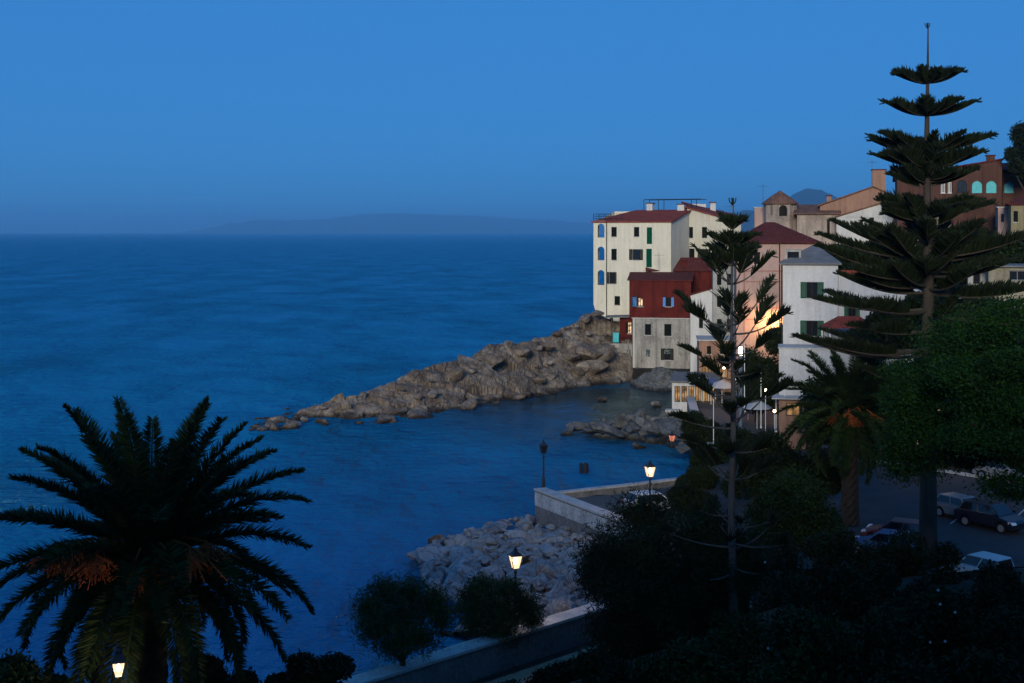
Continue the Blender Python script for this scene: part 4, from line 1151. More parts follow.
# ------------------------------------------------------------------ lamps, poles
def lantern(px, py, Y, zb, label, lit=True, group='old-style lanterns of the promenade', s=1.0):
    """py = row of the lantern's middle"""
    x = X(px, Y); zc = Z(py, Y); h = zc - zb
    r_ = empty('street_lamp', (x, Y, zb), 0.3, label, 'street lamp', group)
    mb = MB(); mb.lathe([(0.2, 0), (0.2, 0.1), (0.13, 0.2), (0.11, 0.75), (0.075, 0.85), (0.05, h - 0.6), (0.09, h - 0.52), (0.05, h - 0.45), (0.05, h - 0.36)], 10)
    mb.build('post', 'iron', r_)
    k = s; b, t, z0, z1 = 0.15 * k, 0.27 * k, h - 0.33 * k, h + 0.28 * k
    ln = MB(); ln.lathe([(0.06, z0 - 0.05), (b + 0.02, z0 - 0.03), (b + 0.02, z0)], 8)
    for q in range(4):
        a = math.pi / 4 + q * math.pi / 2
        ln.tube([(b * 1.45 * math.cos(a), b * 1.45 * math.sin(a), z0), (t * 1.42 * math.cos(a), t * 1.42 * math.sin(a), z1)], 0.018, 4)
    lo = ln.build('lantern_frame', 'iron', r_)
    mb = MB(); c = [math.pi / 4 + q * math.pi / 2 for q in range(4)]
    mb.hull([(b * 1.38 * math.cos(a), b * 1.38 * math.sin(a), z0) for a in c], [(t * 1.35 * math.cos(a), t * 1.35 * math.sin(a), z1) for a in c])
    mb.build('glass', ('redglass' if 'reddish' in label else 'lanternglass') if lit else 'glass', lo)
    if lit:
        mb = MB(); mb.lathe([(0.02, h - 0.14 * k), (0.075 * k, h - 0.06 * k), (0.085 * k, h + 0.02 * k), (0.05 * k, h + 0.1 * k), (0.02 * k, h + 0.14 * k)], 10)
        mb.build('bulb', 'lampred' if 'reddish' in label else 'lamp', lo)
    mb = MB(); mb.hull([(t * 1.6 * math.cos(a), t * 1.6 * math.sin(a), z1) for a in c], [(0.1 * math.cos(a), 0.1 * math.sin(a), z1 + 0.22) for a in c])
    mb.lathe([(0.1, z1 + .22), (0.1, z1 + .28), (0.04, z1 + 0.34), (0.05, z1 + .38), (0.01, z1 + .45)], 8); mb.build('cap', 'iron', lo)
    return r_


lantern(515.5, 561, 60.5, 1.3, 'lit old-style lantern behind the round shoreline trees, against the boulders', s=0.95)
lantern(118.5, 668, 33, 3.6, 'lit old-style lantern under the big palm', s=0.6)
lantern(650, 471, 80, 1.5, 'lit old-style lantern over the parked pale car on the pier', s=1.0)
lantern(543.5, 449, 90.0, 2.2, 'unlit lantern standing on the outer corner of the pier', lit=False, s=0.85)
lantern(937.5, 412, 108, 1.6, 'lit lantern beside the trunk of the tall tiered pine', s=0.95)
lantern(672, 438, 112, 1.6, 'small reddish lantern among the bushes by the bay', s=0.8)


def pole_lamp(px, py, Y, zb, label, r=0.16):
    x = X(px, Y); h = Z(py, Y) - zb
    r_ = empty('column_lamp', (x, Y, zb), 0, label, 'street lamp', 'modern column lamps of the waterfront')
    mb = MB(); mb.lathe([(r * 1.2, 0), (r, 0.3), (r, h - 0.5)], 10); mb.build('column', 'bluegrey', r_)
    mb = MB(); mb.lathe([(r * 0.85, h - 0.5), (r * 0.85, h + 0.3)], 10); mb.build('lamp_head', 'lampcool', r_)
    mb = MB(); mb.lathe([(r * 1.1, h + .3), (r * 1.1, h + .36)], 10); mb.build('cap', 'bluegrey', r_)
pole_lamp(740.5, 350, 120, 1.5, 'tall grey column lamp with a glowing top in front of the pink house', 0.19)


def globe_lamp(px, py, Y, zb, label):
    x = X(px, Y); h = Z(py, Y) - zb
    r_ = empty('globe_lamp', (x, Y, zb), 0, label, 'lamp', 'small globe lamps of the cafe')
    mb = MB(); mb.tube([(0, 0, 0), (0, 0, h - 0.1)], 0.035, 6); mb.build('post', 'whitepaint', r_)
    mb = MB(); mb.lathe([(0.04, h - 0.13), (0.11, h - 0.08), (0.125, h), (0.09, h + 0.08), (0.015, h + 0.11)], 10); mb.build('globe', 'lampcool', r_)
globe_lamp(765.5, 390, 117, 1.5, 'white globe lamp beside the lone parasol')
globe_lamp(774.5, 411, 112, 1.5, 'white globe lamp left of the cafe front door'.replace('left of', 'just before'))
globe_lamp(782, 400, 111, 1.5, 'white globe lamp at the corner of the cafe front')
globe_lamp(724, 368, 146.5, 1.5, 'warm globe lamp at the middle door of the peach cafe')
globe_lamp(736, 379, 136, 1.5, 'warm globe lamp at the end of the parasols')


def flagpole(px, py0, py1, Y, label):
    p = W(px, py1, Y); h = Z(py0, Y) - p.z
    r_ = empty('flagpole', p, 0, label, 'pole', 'thin white poles of the waterfront')
    mb = MB(); mb.lathe([(0.09, 0), (0.09, .12), (0.045, 0.15), (0.03, h)], 8); mb.build('shaft', 'whitepaint', r_)
    mb = MB(); mb.lathe([(0.02, h), (0.06, h + 0.05), (0.02, h + 0.1)], 8); mb.build('finial', 'whitepaint', r_)
flagpole(713.5, 400, 472, 108, 'thin white pole on the quay behind the slender pine')
flagpole(744.5, 344, 412, 119, 'thin white pole next to the glowing column lamp')
flagpole(761, 368, 428, 114, 'thin white pole by the globe lamp and the lone parasol')
flagpole(776, 376, 432, 113, 'thin white pole at the edge of the white terrace wall')
flagpole(785, 372, 432, 111, 'thin white pole just before the cafe front')

# mooring posts in the bay
for px, lab in ((581, 'mooring post in the bay, thinner one of the pair'), (586, 'mooring post in the bay, thicker one of the pair')):
    y = Yz(473, 0); mb = MB(); mb.lathe([(0.16 if px < 584 else 0.24, -2), (0.15 if px < 584 else 0.22, 0.75), (0.1, 0.85)], 8)
    o = mb.build('mooring_post', 'iron'); o.location = (X(px, y), y, 0); tag(o, lab, 'post', 'mooring posts in the bay')


# ------------------------------------------------------------------ cars
def car(label, x, y, z, rz, mat, L=4.0, Wd=1.72, H=1.5, wb=2.5, style='hatch'):
    r_ = empty('parked_car', (x, y, z), rz, label, 'car', 'parked cars')
    belt = 0.62 * H; wr = 0.32; hw = Wd / 2
    def arc(cx): return [(cx + (wr + 0.06) * math.cos(a), 0.3 + (wr + 0.06) * math.sin(a)) for a in [math.pi - k * math.pi / 8 for k in range(9)]]
    xf = L / 2; xr = -L / 2
    prof = [(xr + 0.05, 0.3)] + arc(-wb / 2) + arc(wb / 2) + [(xf - 0.05, 0.28), (xf, 0.45), (xf - 0.03, 0.64), (xf - 0.2, belt - 0.16), (xf - 0.95, belt), (xr + 0.06, belt), (xr, 0.7), (xr, 0.42)]
    mb = MB(); n = len(prof)
    vs = [(a, -hw, b) for a, b in prof] + [(a, hw, b) for a, b in prof]
    mb.add(vs, [tuple(range(n)), tuple(reversed(range(n, 2 * n)))] + [(i, n + i, n + (i + 1) % n, (i + 1) % n) for i in range(n)])
    cab0 = xr + (0.08 if style == 'van' else 0.15); cab1 = xf - 0.95
    t0 = cab0 + (0.15 if style == 'van' else 0.42); t1 = cab1 - 0.75
    bot = [(cab0, -hw + .05, belt), (cab1, -hw + .05, belt), (cab1, hw - .05, belt), (cab0, hw - .05, belt)]
    top = [(t0, -hw + .2, H), (t1, -hw + .2, H), (t1, hw - .2, H), (t0, hw - .2, H)]
    mb.hull(bot, top)
    body = mb.build('body', mat, r_, bevel=0.05)
    B_ = [Vector(p) for p in bot]; T_ = [Vector(p) for p in top]
    def pane(nm, a, b, c, d, u0, u1, v0=0.14, v1=0.9):
        f = lambda u, v: (a.lerp(b, u)).lerp(d.lerp(c, u), v)
        q = [f(u0, v0), f(u1, v0), f(u1, v1), f(u0, v1)]
        nrm = (q[1] - q[0]).cross(q[3] - q[0]).normalized()
        m2 = MB(); m2.hull([p - nrm * 0.01 for p in q], [p + nrm * 0.012 for p in q]); m2.build(nm, 'glass', r_)
    for a, b, c, d in ((B_[0], B_[1], T_[1], T_[0]), (B_[2], B_[3], T_[3], T_[2])):
        pane('side_window', a, b, c, d, 0.06, 0.48); pane('side_window', a, b, c, d, 0.52, 0.93)
    pane('windscreen', B_[1], B_[2], T_[2], T_[1], 0.05, 0.95); pane('rear_window', B_[3], B_[0], T_[0], T_[3], 0.08, 0.92, 0.2, 0.88)
    for sx in (-1, 1):
        for sy in (-1, 1):
            mb = MB(); c = Vector((sx * wb / 2, sy * (hw - 0.1), 0.32)); seg = 16
            ri = [(c.x + wr * math.cos(2 * math.pi * k / seg), c.y - 0.1, c.z + wr * math.sin(2 * math.pi * k / seg)) for k in range(seg)]
            ro = [(a, b + 0.2, d) for a, b, d in ri]; mb.hull(ri, ro); wh = mb.build('wheel', 'rubber', r_)
            mb = MB(); yy = c.y + sy * 0.101
            k2 = [(c.x + wr * 0.66 * math.cos(2 * math.pi * k / seg), yy, c.z + wr * 0.66 * math.sin(2 * math.pi * k / seg)) for k in range(seg)]
            mb.hull(k2, [(a, b + sy * 0.015, d) for a, b, d in k2]); mb.build('rim', 'rim', wh)
    for sy in (-1, 1):
        mb = MB(); mb.hull([(xf - 0.22, sy * (hw - .42), 0.62), (xf + 0.005, sy * (hw - .42), 0.6), (xf - 0.02, sy * (hw - 0.02), 0.62), (xf - 0.3, sy * (hw + .004), 0.66)],
                           [(xf - 0.22, sy * (hw - .42), 0.76), (xf - 0.06, sy * (hw - .42), 0.74), (xf - 0.1, sy * (hw - 0.02), 0.78), (xf - 0.34, sy * (hw + .004), 0.8)]); mb.build('headlight', 'headlight', r_)
        mb = MB(); mb.box((xr - 0.012, min(sy * (hw - .3), sy * (hw - .03)), 0.68), (xr + 0.06, max(sy * (hw - .3), sy * (hw - .03)), 0.92)); mb.build('tail_light', 'taillight', r_)
        mb = MB(); mb.box((cab1 - 0.3, min(sy * (hw + .0), sy * (hw + .2)), belt + 0.02), (cab1 - 0.18, max(sy * (hw + .0), sy * (hw + .2)), belt + 0.17)); mb.build('mirror', mat, r_)
    mb = MB(); mb.box((xf - 0.08, -hw + 0.1, 0.34), (xf + 0.03, hw - 0.1, 0.46)); mb.build('bumper', 'rubber', r_)
    mb = MB(); mb.box((xr - 0.02, -0.26, 0.5), (xr - 0.005, 0.26, 0.61)); mb.build('number_plate', 'whitepaint', r_)
    return r_


RZ = 1.53
y = Yz(529, RZ); car('dark blue car facing the picture edge on the car park', X(993, y), y + 0.3, RZ, R(-55), 'carblue', 4.2, 1.76, 1.55, 2.55)
y = Yz(521, RZ); car('silver car parked behind the dark blue one', X(967, y), y + 0.6, RZ, R(-60), 'carsilver', 4.0, 1.7, 1.45)
y = Yz(583, RZ); car('white boxy van-like car below the dark blue one, roof showing above the hedge', X(978, y), y, RZ, R(125), 'carwhite', 3.6, 1.62, 1.6, 2.3, 'van')
y = Yz(556, RZ); car('light blue car mostly behind the hedge by the tall tiered pine', X(884, y), y, RZ, R(150), 'carlight', 3.8, 1.65, 1.45)
y = Yz(549, RZ); car('red car beside the light blue one', X(904, y), y + 1.4, RZ, R(150), 'carred', 3.9, 1.68, 1.42)
y = Yz(517, RZ); car('white car parked on the pier under the lit lantern', X(655, y), y + 1, RZ, R(20), 'carwhite', 3.9, 1.66, 1.45)
y = Yz(480, RZ); car('pale car parked in the shade under the big evergreen', X(1003, y), y, RZ, R(-50), 'carsilver', 4.1, 1.7, 1.48)


# ------------------------------------------------------------------ trees
def shoots(base, direc, length, r0):
    """thin three-sided spikes: base (n,3), direction (n,3)"""
    n = len(base); d = unit(direc); a = unit(np.cross(d, rng.normal(size=(n, 3)))); b = np.cross(d, a)
    L = np.broadcast_to(length, (n,))[:, None]; r0 = np.broadcast_to(r0, (n,))[:, None]
    tip = base + d * L; out = []
    ring = [base + d * L * 0.12 + (a * math.cos(t) + b * math.sin(t)) * r0 for t in (0, 2.094, 4.189)]
    ring2 = [base + d * L * 0.72 + (a * math.cos(t) + b * math.sin(t)) * r0 * 0.75 for t in (0, 2.094, 4.189)]
    fs = []
    for k in range(3):
        k2 = (k + 1) % 3
        fs.append(np.stack([ring[k], ring[k2], ring2[k2], ring2[k]], 1))
        fs.append(np.stack([ring2[k], ring2[k2], tip, tip], 1))
    return np.concatenate(fs, 0).reshape(-1, 3)


def araucaria(px, Y, tiers, py_top, zb, rb, label, leaf_r=0.035, comb=0.75, dense=13, bare=0.15, trunk_mat='bark', lean=0.0):
    """tiers: (row at trunk, reach in px, rise of tip in px, branches, start of foliage 0..1)"""
    x = X(px, Y); s = Y / F
    root = empty('norfolk_pine', (x, Y, zb), 0, label, 'tree')
    top = Z(py_top, Y) - zb
    mb = MB(); n = 14
    mb.tube([(lean * top * (k / n) ** 1.0 + 0.04 * math.sin(k), 0.03 * math.cos(k * 1.3), top * k / n) for k in range(n + 1)],
            [max(0.03, rb * (1 - k / n) ** 0.8 * (1.25 if k == 0 else 1)) for k in range(n + 1)], 10)
    mb.build('trunk', trunk_mat, root, smooth=True)
    for ti, (py, reach, rise, nb, fs) in enumerate(tiers):
        z = Z(py, Y) - zb; Lr = reach * s; rs = rise * s
        off = ti * 0.9 + 0.2; SP = []; mb = MB()
        for k in range(nb):
            az = off + 2 * math.pi * k / nb + random.uniform(-.12, .12)
            wild = 0.0 if ti < 4 else 1.0
            L = Lr * random.uniform(0.9 - 0.3 * wild, 1.03); up = rs * random.uniform(0.8 - 0.5 * wild, 1.15 + 0.3 * wild); dz = wild * random.uniform(-0.3, 0.3)
            u = Vector((math.cos(az), math.sin(az), 0)); side = Vector((-u.y, u.x, 0))
            sagk = random.uniform(0.02, 0.07)
            P = []; m = 10
            for i in range(m + 1):
                t = i / m
                P.append(Vector((lean * z, 0, z + dz)) + u * (L * t) + Vector((0, 0, up * t ** 1.35 - sagk * L * math.sin(math.pi * t))))
            r0 = max(0.025, 0.014 * L + 0.02)
            mb.tube(P, [r0 * (1 - 0.8 * i / m) for i in range(m + 1)], 5)
            # leaf combs: two rows of upswept side shoots
            cnt = int(L * dense * 2.6 * (1 - fs))
            t = fs + (1 - fs) * (np.arange(cnt) + rng.random(cnt)) / max(cnt, 1)
            Pn = np.array([tuple(p) for p in P]); ii = np.clip((t * m).astype(int), 0, m - 1); fr = t * m - ii
            base = Pn[ii] * (1 - fr[:, None]) + Pn[ii + 1] * fr[:, None]
            ln = comb * (0.9 if ti < 3 else 1.05) * (0.6 + 0.7 * rng.random()) * (0.35 + 0.65 * np.sin(np.clip((t - fs) / (1 - fs + 1e-6) * 2.6 + 0.45, 0, math.pi))) * (0.7 + 0.5 * rng.random(cnt))
            for sg in (-1, 1):
                d = np.array(u)[None] * (0.35 + 0.25 * rng.random((cnt, 1))) + sg * np.array(side)[None] * (0.25 + 0.65 * rng.random((cnt, 1))) + np.array([0, 0, 1.0])[None] * (0.55 + 0.7 * rng.random((cnt, 1)))
                SP.append(shoots(base, d, ln, leaf_r))
            d = np.array(u)[None] * 0.4 + np.array([0, 0, 1.0])[None] + 0.25 * rng.normal(size=(cnt, 3))
            SP.append(shoots(base, d, ln * 0.8, leaf_r))
            SP.append(shoots(np.array([tuple(P[-1])] * 5), np.array(u)[None] + 0.35 * rng.normal(size=(5, 3)) + np.array([0, 0, .5]), comb * 0.45, leaf_r))
        w = mb.build('branch_whorl', trunk_mat, root)
        np_mesh('needles', np.concatenate(SP), 4, 'needle', w)
    # leader
    mb = MB(); mb.tube([(lean * top, 0, top - 0.2), (lean * top, 0, top + 0.05)], 0.05, 6)
    for k in range(4):
        a = k * 1.57; mb.tube([(lean * top, 0, top - 0.25), (lean * top + 0.12 * math.cos(a), 0.12 * math.sin(a), top - 0.1), (lean * top + .14 * math.cos(a), .14 * math.sin(a), top + .05)], 0.022, 4)
    mb.build('leader', 'needle', root)
    return root


Yb = 72.0
big = [(83, 32, 10, 11, 0.03), (115, 45, 13, 12, 0.03), (151, 61, 14, 13, 0.03), (168, 56, 15, 11, 0.05), (182, 50, 14, 10, 0.2), (212, 62, 12, 10, 0.2), (222, 48, 22, 8, 0.3),
       (246, 84, 20, 9, 0.25), (258, 108, 24, 11, 0.25), (274, 114, 20, 11, 0.25), (290, 106, 16, 10, 0.25), (314, 150, 17, 7, 0.32), (332, 100, 2, 6, 0.35), (352, 154, 12, 7, 0.32), (380, 100, 14, 6, 0.5)]
araucaria(927.5, Yb, big, 24, 1.2, 0.52, 'tall dark tiered pine rising above the houses on the hill', 0.045, 0.85, 11)
Ys = 52.0
slim = [(229, 11, 9, 8, 0.05), (246, 25, 11, 8, 0.1), (266, 26, 18, 7, 0.3), (284, 38, 34, 6, 0.45), (308, 16, 14, 4, 0.3), (330, 56, 36, 6, 0.62), (356, 66, 34, 5, 0.6), (378, 34, 14, 4, 0.4),
        (402, 62, 26, 5, 0.6), (422, 66, 44, 5, 0.6), (446, 50, 18, 4, 0.5), (482, 58, 30, 5, 0.55), (522, 46, 14, 5, 0.9), (548, 70, 16, 5, 0.85), (572, 66, 10, 5, 0.8)]
araucaria(732.5, Ys, slim, 199, 2.6, 0.2, 'slender open pine with bare lower branches in front of the pink house', 0.026, 0.7, 17, trunk_mat='greybark')


def palm(px, py, Y, zb, R_, n, label, trunk_r, fruit, seed=1):
    rnd = random.Random(seed)
    x = X(px, Y); zc = Z(py, Y); root = empty('date_palm', (x, Y, zb), 0, label, 'palm'); h = zc - zb
    mb = MB(); m = 26; seg = 14; vs = []; fs = []
    for i in range(m + 1):
        t = i / m; r_ = trunk_r * (1.12 - 0.3 * t + (0.35 * sstep(0.8, 0.97, t)))
        for k in range(seg):
            a = 2 * math.pi * (k + 0.5 * (i % 2)) / seg
            rr = r_ * (1 + 0.09 * (1 if (i + k) % 2 else -1))
            vs.append((rr * math.cos(a), rr * math.sin(a), h * t))
    for i in range(m):
        for k in range(seg):
            a = i * seg + k; b = i * seg + (k + 1) % seg; fs.append((a, b, b + seg, a + seg))
    fs.append(tuple(range(m * seg, (m + 1) * seg))); mb.add(vs, fs); mb.build('trunk', 'palmbark', root)
    ga = 2.39996
    for i in range(n):
        t = (i + 0.5) / n
        el = R(86) - R(128) * t ** 0.85 + rnd.uniform(-.1, .1)          # inner ones upright, outer ones hanging
        az = i * ga + rnd.uniform(-.15, .15)
        L = R_ * rnd.uniform(0.92, 1.1) * (0.95 + 0.1 * math.sin(math.pi * min(1, t * 1.2)))
        bend = (0.4 + 0.85 * t) * rnd.uniform(0.7, 1.3)
        u = Vector((math.cos(az), math.sin(az), 0)); sd = Vector((-u.y, u.x, 0))
        P = [u * 0.25 + Vector((0, 0, h - 0.5 + 0.55 * (1 - t)))]; m = 12; a = el
        for k in range(m):
            a = el - bend * ((k + 1) / m) ** 1.6
            P.append(P[-1] + (u * math.cos(a) + Vector((0, 0, math.sin(a)))) * (L / m))
        mb = MB(); mb.tube(P, [0.05 * (1 - 0.85 * k / m) + 0.006 for k in range(m + 1)], 5)
        fr = mb.build('frond', 'palmleaf', root)
        cnt = int(L * 60); tt = 0.1 + 0.9 * (np.arange(cnt) + 0.5) / cnt
        Pn = np.array([tuple(p) for p in P]); ii = np.clip((tt * m).astype(int), 0, m - 1); f = tt * m - ii
        base = Pn[ii] * (1 - f[:, None]) + Pn[ii + 1] * f[:, None]; tang = unit(Pn[ii + 1] - Pn[ii])
        nrm = unit(np.cross(tang, np.array(sd)[None].repeat(cnt, 0))); nrm *= np.sign(nrm[:, 2:3] + 1e-6)
        ll = 0.66 * (R_ / 5) * (0.25 + 0.75 * np.sin(np.clip(tt * 1.02, 0, 1) * math.pi * 0.86 + 0.25)) * (0.85 + 0.3 * rng.random(cnt))
        Q = []
        for sg in (-1, 1):
            vv = rng.uniform(-0.15, 0.95, (cnt, 1))
            d = unit(sg * np.array(sd)[None] * 0.9 + tang * 0.75 + nrm * vv + np.array([0, 0, -0.12]) + 0.1 * rng.normal(size=(cnt, 3)))
            Q.append(blades(base + d * ll[:, None] * 0.5, d, ll, 0.06 * R_ / 5))
        np_mesh('leaflets', np.concatenate(Q), 4, 'palmleaf', fr)
    for (az, el, ln) in fruit:                                            # orange fruit stalks hanging in bunches
        u = Vector((math.cos(az), math.sin(az), 0)); mb = MB()
        e = u * (ln * math.cos(el)) + Vector((0, 0, h + ln * math.sin(el)))
        mb.tube([u * 0.3 + Vector((0, 0, h - 0.1)), u * (ln * 0.6) + Vector((0, 0, h + 0.25 + ln * .5 * math.sin(el))), e], 0.035, 5)
        for k in range(60):
            q = e + Vector((rnd.gauss(0, .12), rnd.gauss(0, .12), 0)) * R_ / 5
            g = Vector((rnd.gauss(0, .34), rnd.gauss(0, .34), -rnd.uniform(.4, 1.0))) * R_ / 5 * 1.0
            mb.tube([e, q + g * 0.4, q + g + u * 0.15], 0.016, 3, cap=False)
            for w_ in range(5):
                c = q + g * (0.35 + 0.13 * w_); mb.lathe([(0.004, -.035), (0.03, 0), (0.004, .035)], 5, c + Vector((rnd.gauss(0, .02), rnd.gauss(0, .02), 0)))
        mb.build('fruit_stalk', 'fruit', root)
    return root


palm(150, 548, 38, 3.2, 4.5, 76, 'big spreading date palm with orange fruit stalks standing by the sea', 0.5,
     [(-1.1, 0.18, 2.3), (-2.0, 0.16, 2.3), (-2.7, 0.15, 2.7), (-0.5, 0.2, 2.2), (-1.5, 0.05, 2.1), (-2.25, 0.25, 2.5), (-0.85, 0.2, 2.5)])
palm(850, 408, 82, 1.6, 4.4, 66, 'smaller date palm with orange fruit stalks in its crown, beside the car park', 0.5,
     [(-1.3, -0.1, 1.5), (-1.9, -0.1, 1.4), (-0.8, -0.1, 1.5), (-2.4, -.1, 1.5)], 5)


def tree(name, label, px, Y, zb, blobs, n, size, width, mat, trunk_r, cat='tree', limbs=5, bark='bark', out=0.5, up=0.0, shell=0.4, group=None, crown='crown', fuzz=0.1, forkf=0.45):
    """blobs in pixel units relative to the picture: (px,py,rx_px,rz_px,dy) at depth Y+dy"""
    x = X(px, Y); root = empty(name, (x, Y, zb), 0, label, cat, group); s = Y / F
    BL = []
    for bx, by, rx, rz, dy in blobs:
        BL.append((X(bx, Y) - x, dy, Z(by, Y) - zb, rx * s, rx * s * 0.9, rz * s))
    B_ = np.array(BL)
    c = B_[:, :3].mean(0); hc = c[2]
    mb = MB(); fork = max(0.3, hc * forkf)
    mb.tube([(0, 0, -0.3), (0.05, 0, fork * 0.5), (0.02, 0.03, fork)], [trunk_r * 1.25, trunk_r, trunk_r * 0.85], 8)
    for k in range(min(limbs, len(BL) * 3)):
        b = BL[k % len(BL)]; q = Vector(b[:3]) + Vector((random.uniform(-.5, .5) * b[3], random.uniform(-.5, .5) * b[4], random.uniform(-.2, .5) * b[5]))
        st = Vector((0.02, 0.03, fork * random.uniform(.75, 1))); md = st.lerp(q, 0.5) + Vector((0, 0, -0.05 * hc))
        mb.tube([st, md, q], [trunk_r * 0.6, trunk_r * 0.4, trunk_r * 0.12], 6)
    mb.build('trunk', bark, root, smooth=True)
    np_mesh(crown, cloud(BL, n, size, width, out, up, shell, fuzz), 4, mat, root)
    return root


def clumps(cx, cy, rx, rz, k, sub, dy=1.0, flat=1.0, seed=0):
    rnd = random.Random(seed); L = [(cx, cy, rx * 0.72, rz * 0.72, 0)]
    for _ in range(k):
        a = rnd.uniform(0, 2 * math.pi); rr = math.sqrt(rnd.random()) * 0.85
        L.append((cx + rx * rr * math.cos(a), cy + rz * rr * math.sin(a), sub * rnd.uniform(.7, 1.3), sub * rnd.uniform(.6, 1.0) * flat, rnd.uniform(-dy, dy)))
    return L


# two round feathery shoreline trees
tree('tamarisk_tree', 'round feathery tree on a thin trunk before the sea wall, seaward of its twin', 402, 52.5, 1.4, [(400, 618, 42, 34, 0), (368, 610, 20, 20, .3), (384, 592, 20, 16, .4), (410, 588, 22, 16, -.4), (434, 600, 20, 18, -.3), (442, 620, 16, 18, 0), (372, 632, 22, 18, .4), (420, 640, 24, 16, 0), (394, 644, 20, 14, -.3)], 17000, 0.34, 0.03, 'tamleaf', 0.13, out=0.12, up=0.12, shell=0.0, fuzz=0.21)
tree('tamarisk_tree', 'round feathery tree in front of the lit lantern and the boulders', 495, 56.5, 1.35, [(498, 612, 34, 30, 0), (470, 604, 18, 18, .3), (482, 588, 18, 14, .2), (508, 586, 18, 12, -.3), (526, 602, 16, 15, -.3), (532, 620, 14, 12, 0), (472, 626, 16, 14, .3), (500, 636, 20, 12, 0)], 17000, 0.32, 0.03, 'tamleaf', 0.16, out=0.12, up=0.0, shell=0.0, fuzz=0.21)
# big feathery mass before the pier
tree('tamarisk_tree', 'largest feathery dark tree, standing before the pier and its parked car', 668, 54, 2.2,
     clumps(672, 585, 86, 78, 26, 30, 2.0, seed=4) + [(612, 560, 38, 36, 0), (600, 580, 26, 26, .5), (650, 552, 30, 26, 0), (705, 534, 36, 32, 0), (735, 560, 36, 40, 0)], 120000, 0.34, 0.04, 'conifer', 0.2, out=0.2, up=0.25, limbs=9, shell=0.1, fuzz=0.17)
# broad evergreen by the cars
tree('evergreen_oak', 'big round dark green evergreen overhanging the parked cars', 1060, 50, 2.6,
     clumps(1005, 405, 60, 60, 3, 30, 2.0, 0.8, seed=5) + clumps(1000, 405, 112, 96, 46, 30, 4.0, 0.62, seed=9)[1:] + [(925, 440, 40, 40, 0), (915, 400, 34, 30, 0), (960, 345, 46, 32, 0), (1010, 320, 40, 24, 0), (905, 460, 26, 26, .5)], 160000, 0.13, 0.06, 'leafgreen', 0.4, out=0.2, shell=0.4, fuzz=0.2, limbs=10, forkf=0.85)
# pine peeping over the hill at the picture's edge
tree('umbrella_pine', 'dark pine showing above the roof of the dark brown wing', 1040, 146, 14,
     [(1022, 135, 12, 12, 0), (1012, 155, 8, 8, 0), (1030, 150, 16, 14, 0), (1016, 166, 8, 7, 0), (1036, 128, 14, 12, 0), (1045, 165, 20, 14, 0), (1024, 170, 10, 8, 0)], 14000, 0.5, 0.12, 'needle', 0.3, out=0.5, forkf=0.75)
# hillside trees and hedges behind the tall pine
hl = [(852, 262, 122, [(845, 262, 26, 18, 0), (868, 268, 22, 16, 1), (826, 270, 14, 12, 0)], 'dark bushy tree on the slope above the white green-shuttered house'),
      (890, 268, 126, [(885, 258, 26, 22, 0), (905, 270, 24, 18, 1)], 'dark bushy tree on the slope directly behind the tiered pine'),
      (948, 268, 124, [(940, 256, 26, 24, 0), (962, 262, 24, 22, 1)], 'dark bushy tree on the slope inland of the tiered pine'),
      (985, 262, 128, [(982, 252, 26, 22, 0), (1005, 258, 22, 20, 0)], 'dark bushy tree below the pink block house'),
      (1026, 262, 126, [(1020, 256, 20, 20, 0), (1040, 258, 22, 22, 0)], 'dark bushy tree below the yellow house'),
      (924, 302, 112, [(930, 305, 26, 14, 0), (955, 308, 22, 12, 0)], 'dark shrub on the slope under the striped awning'),
      (958, 320, 104, [(955, 322, 28, 16, 0), (985, 312, 24, 14, 0)], 'dark shrub on the slope below the beige house'),
      (845, 405, 107, [(820, 400, 20, 26, 0), (845, 395, 22, 26, 0), (870, 398, 22, 30, 0), (895, 395, 22, 34, 0), (840, 425, 40, 22, 0), (885, 425, 30, 24, 0)], 'dark tall hedge before the white terrace wall, behind the smaller date palm'),
      (905, 330, 111, [(885, 322, 18, 12, 0), (908, 326, 18, 18, 0), (930, 330, 22, 20, 0), (900, 342, 20, 8, 0)], 'dark shrub between the tiled porch and the tiered pine'),
      (870, 335, 109, [(885, 340, 18, 10, 0), (862, 338, 16, 10, 0)], 'dark shrub beside the red tiled porch')]
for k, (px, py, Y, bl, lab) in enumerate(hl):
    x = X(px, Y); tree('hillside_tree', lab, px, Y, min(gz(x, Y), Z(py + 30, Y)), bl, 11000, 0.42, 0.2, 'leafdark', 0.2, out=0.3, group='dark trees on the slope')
# clipped hedge under the pink house
tree('hedge_tree', 'dark clipped hedge under the warm lamp of the pink house', 756, 126, 1.5, [(750, 372, 16, 24, 0), (768, 378, 14, 22, 0), (757, 395, 20, 18, 0), (776, 342, 10, 14, 1), (784, 338, 8, 12, 1)], 20000, 0.3, 0.14, 'leafdark', 0.15, 'hedge', out=0.3, crown='foliage')
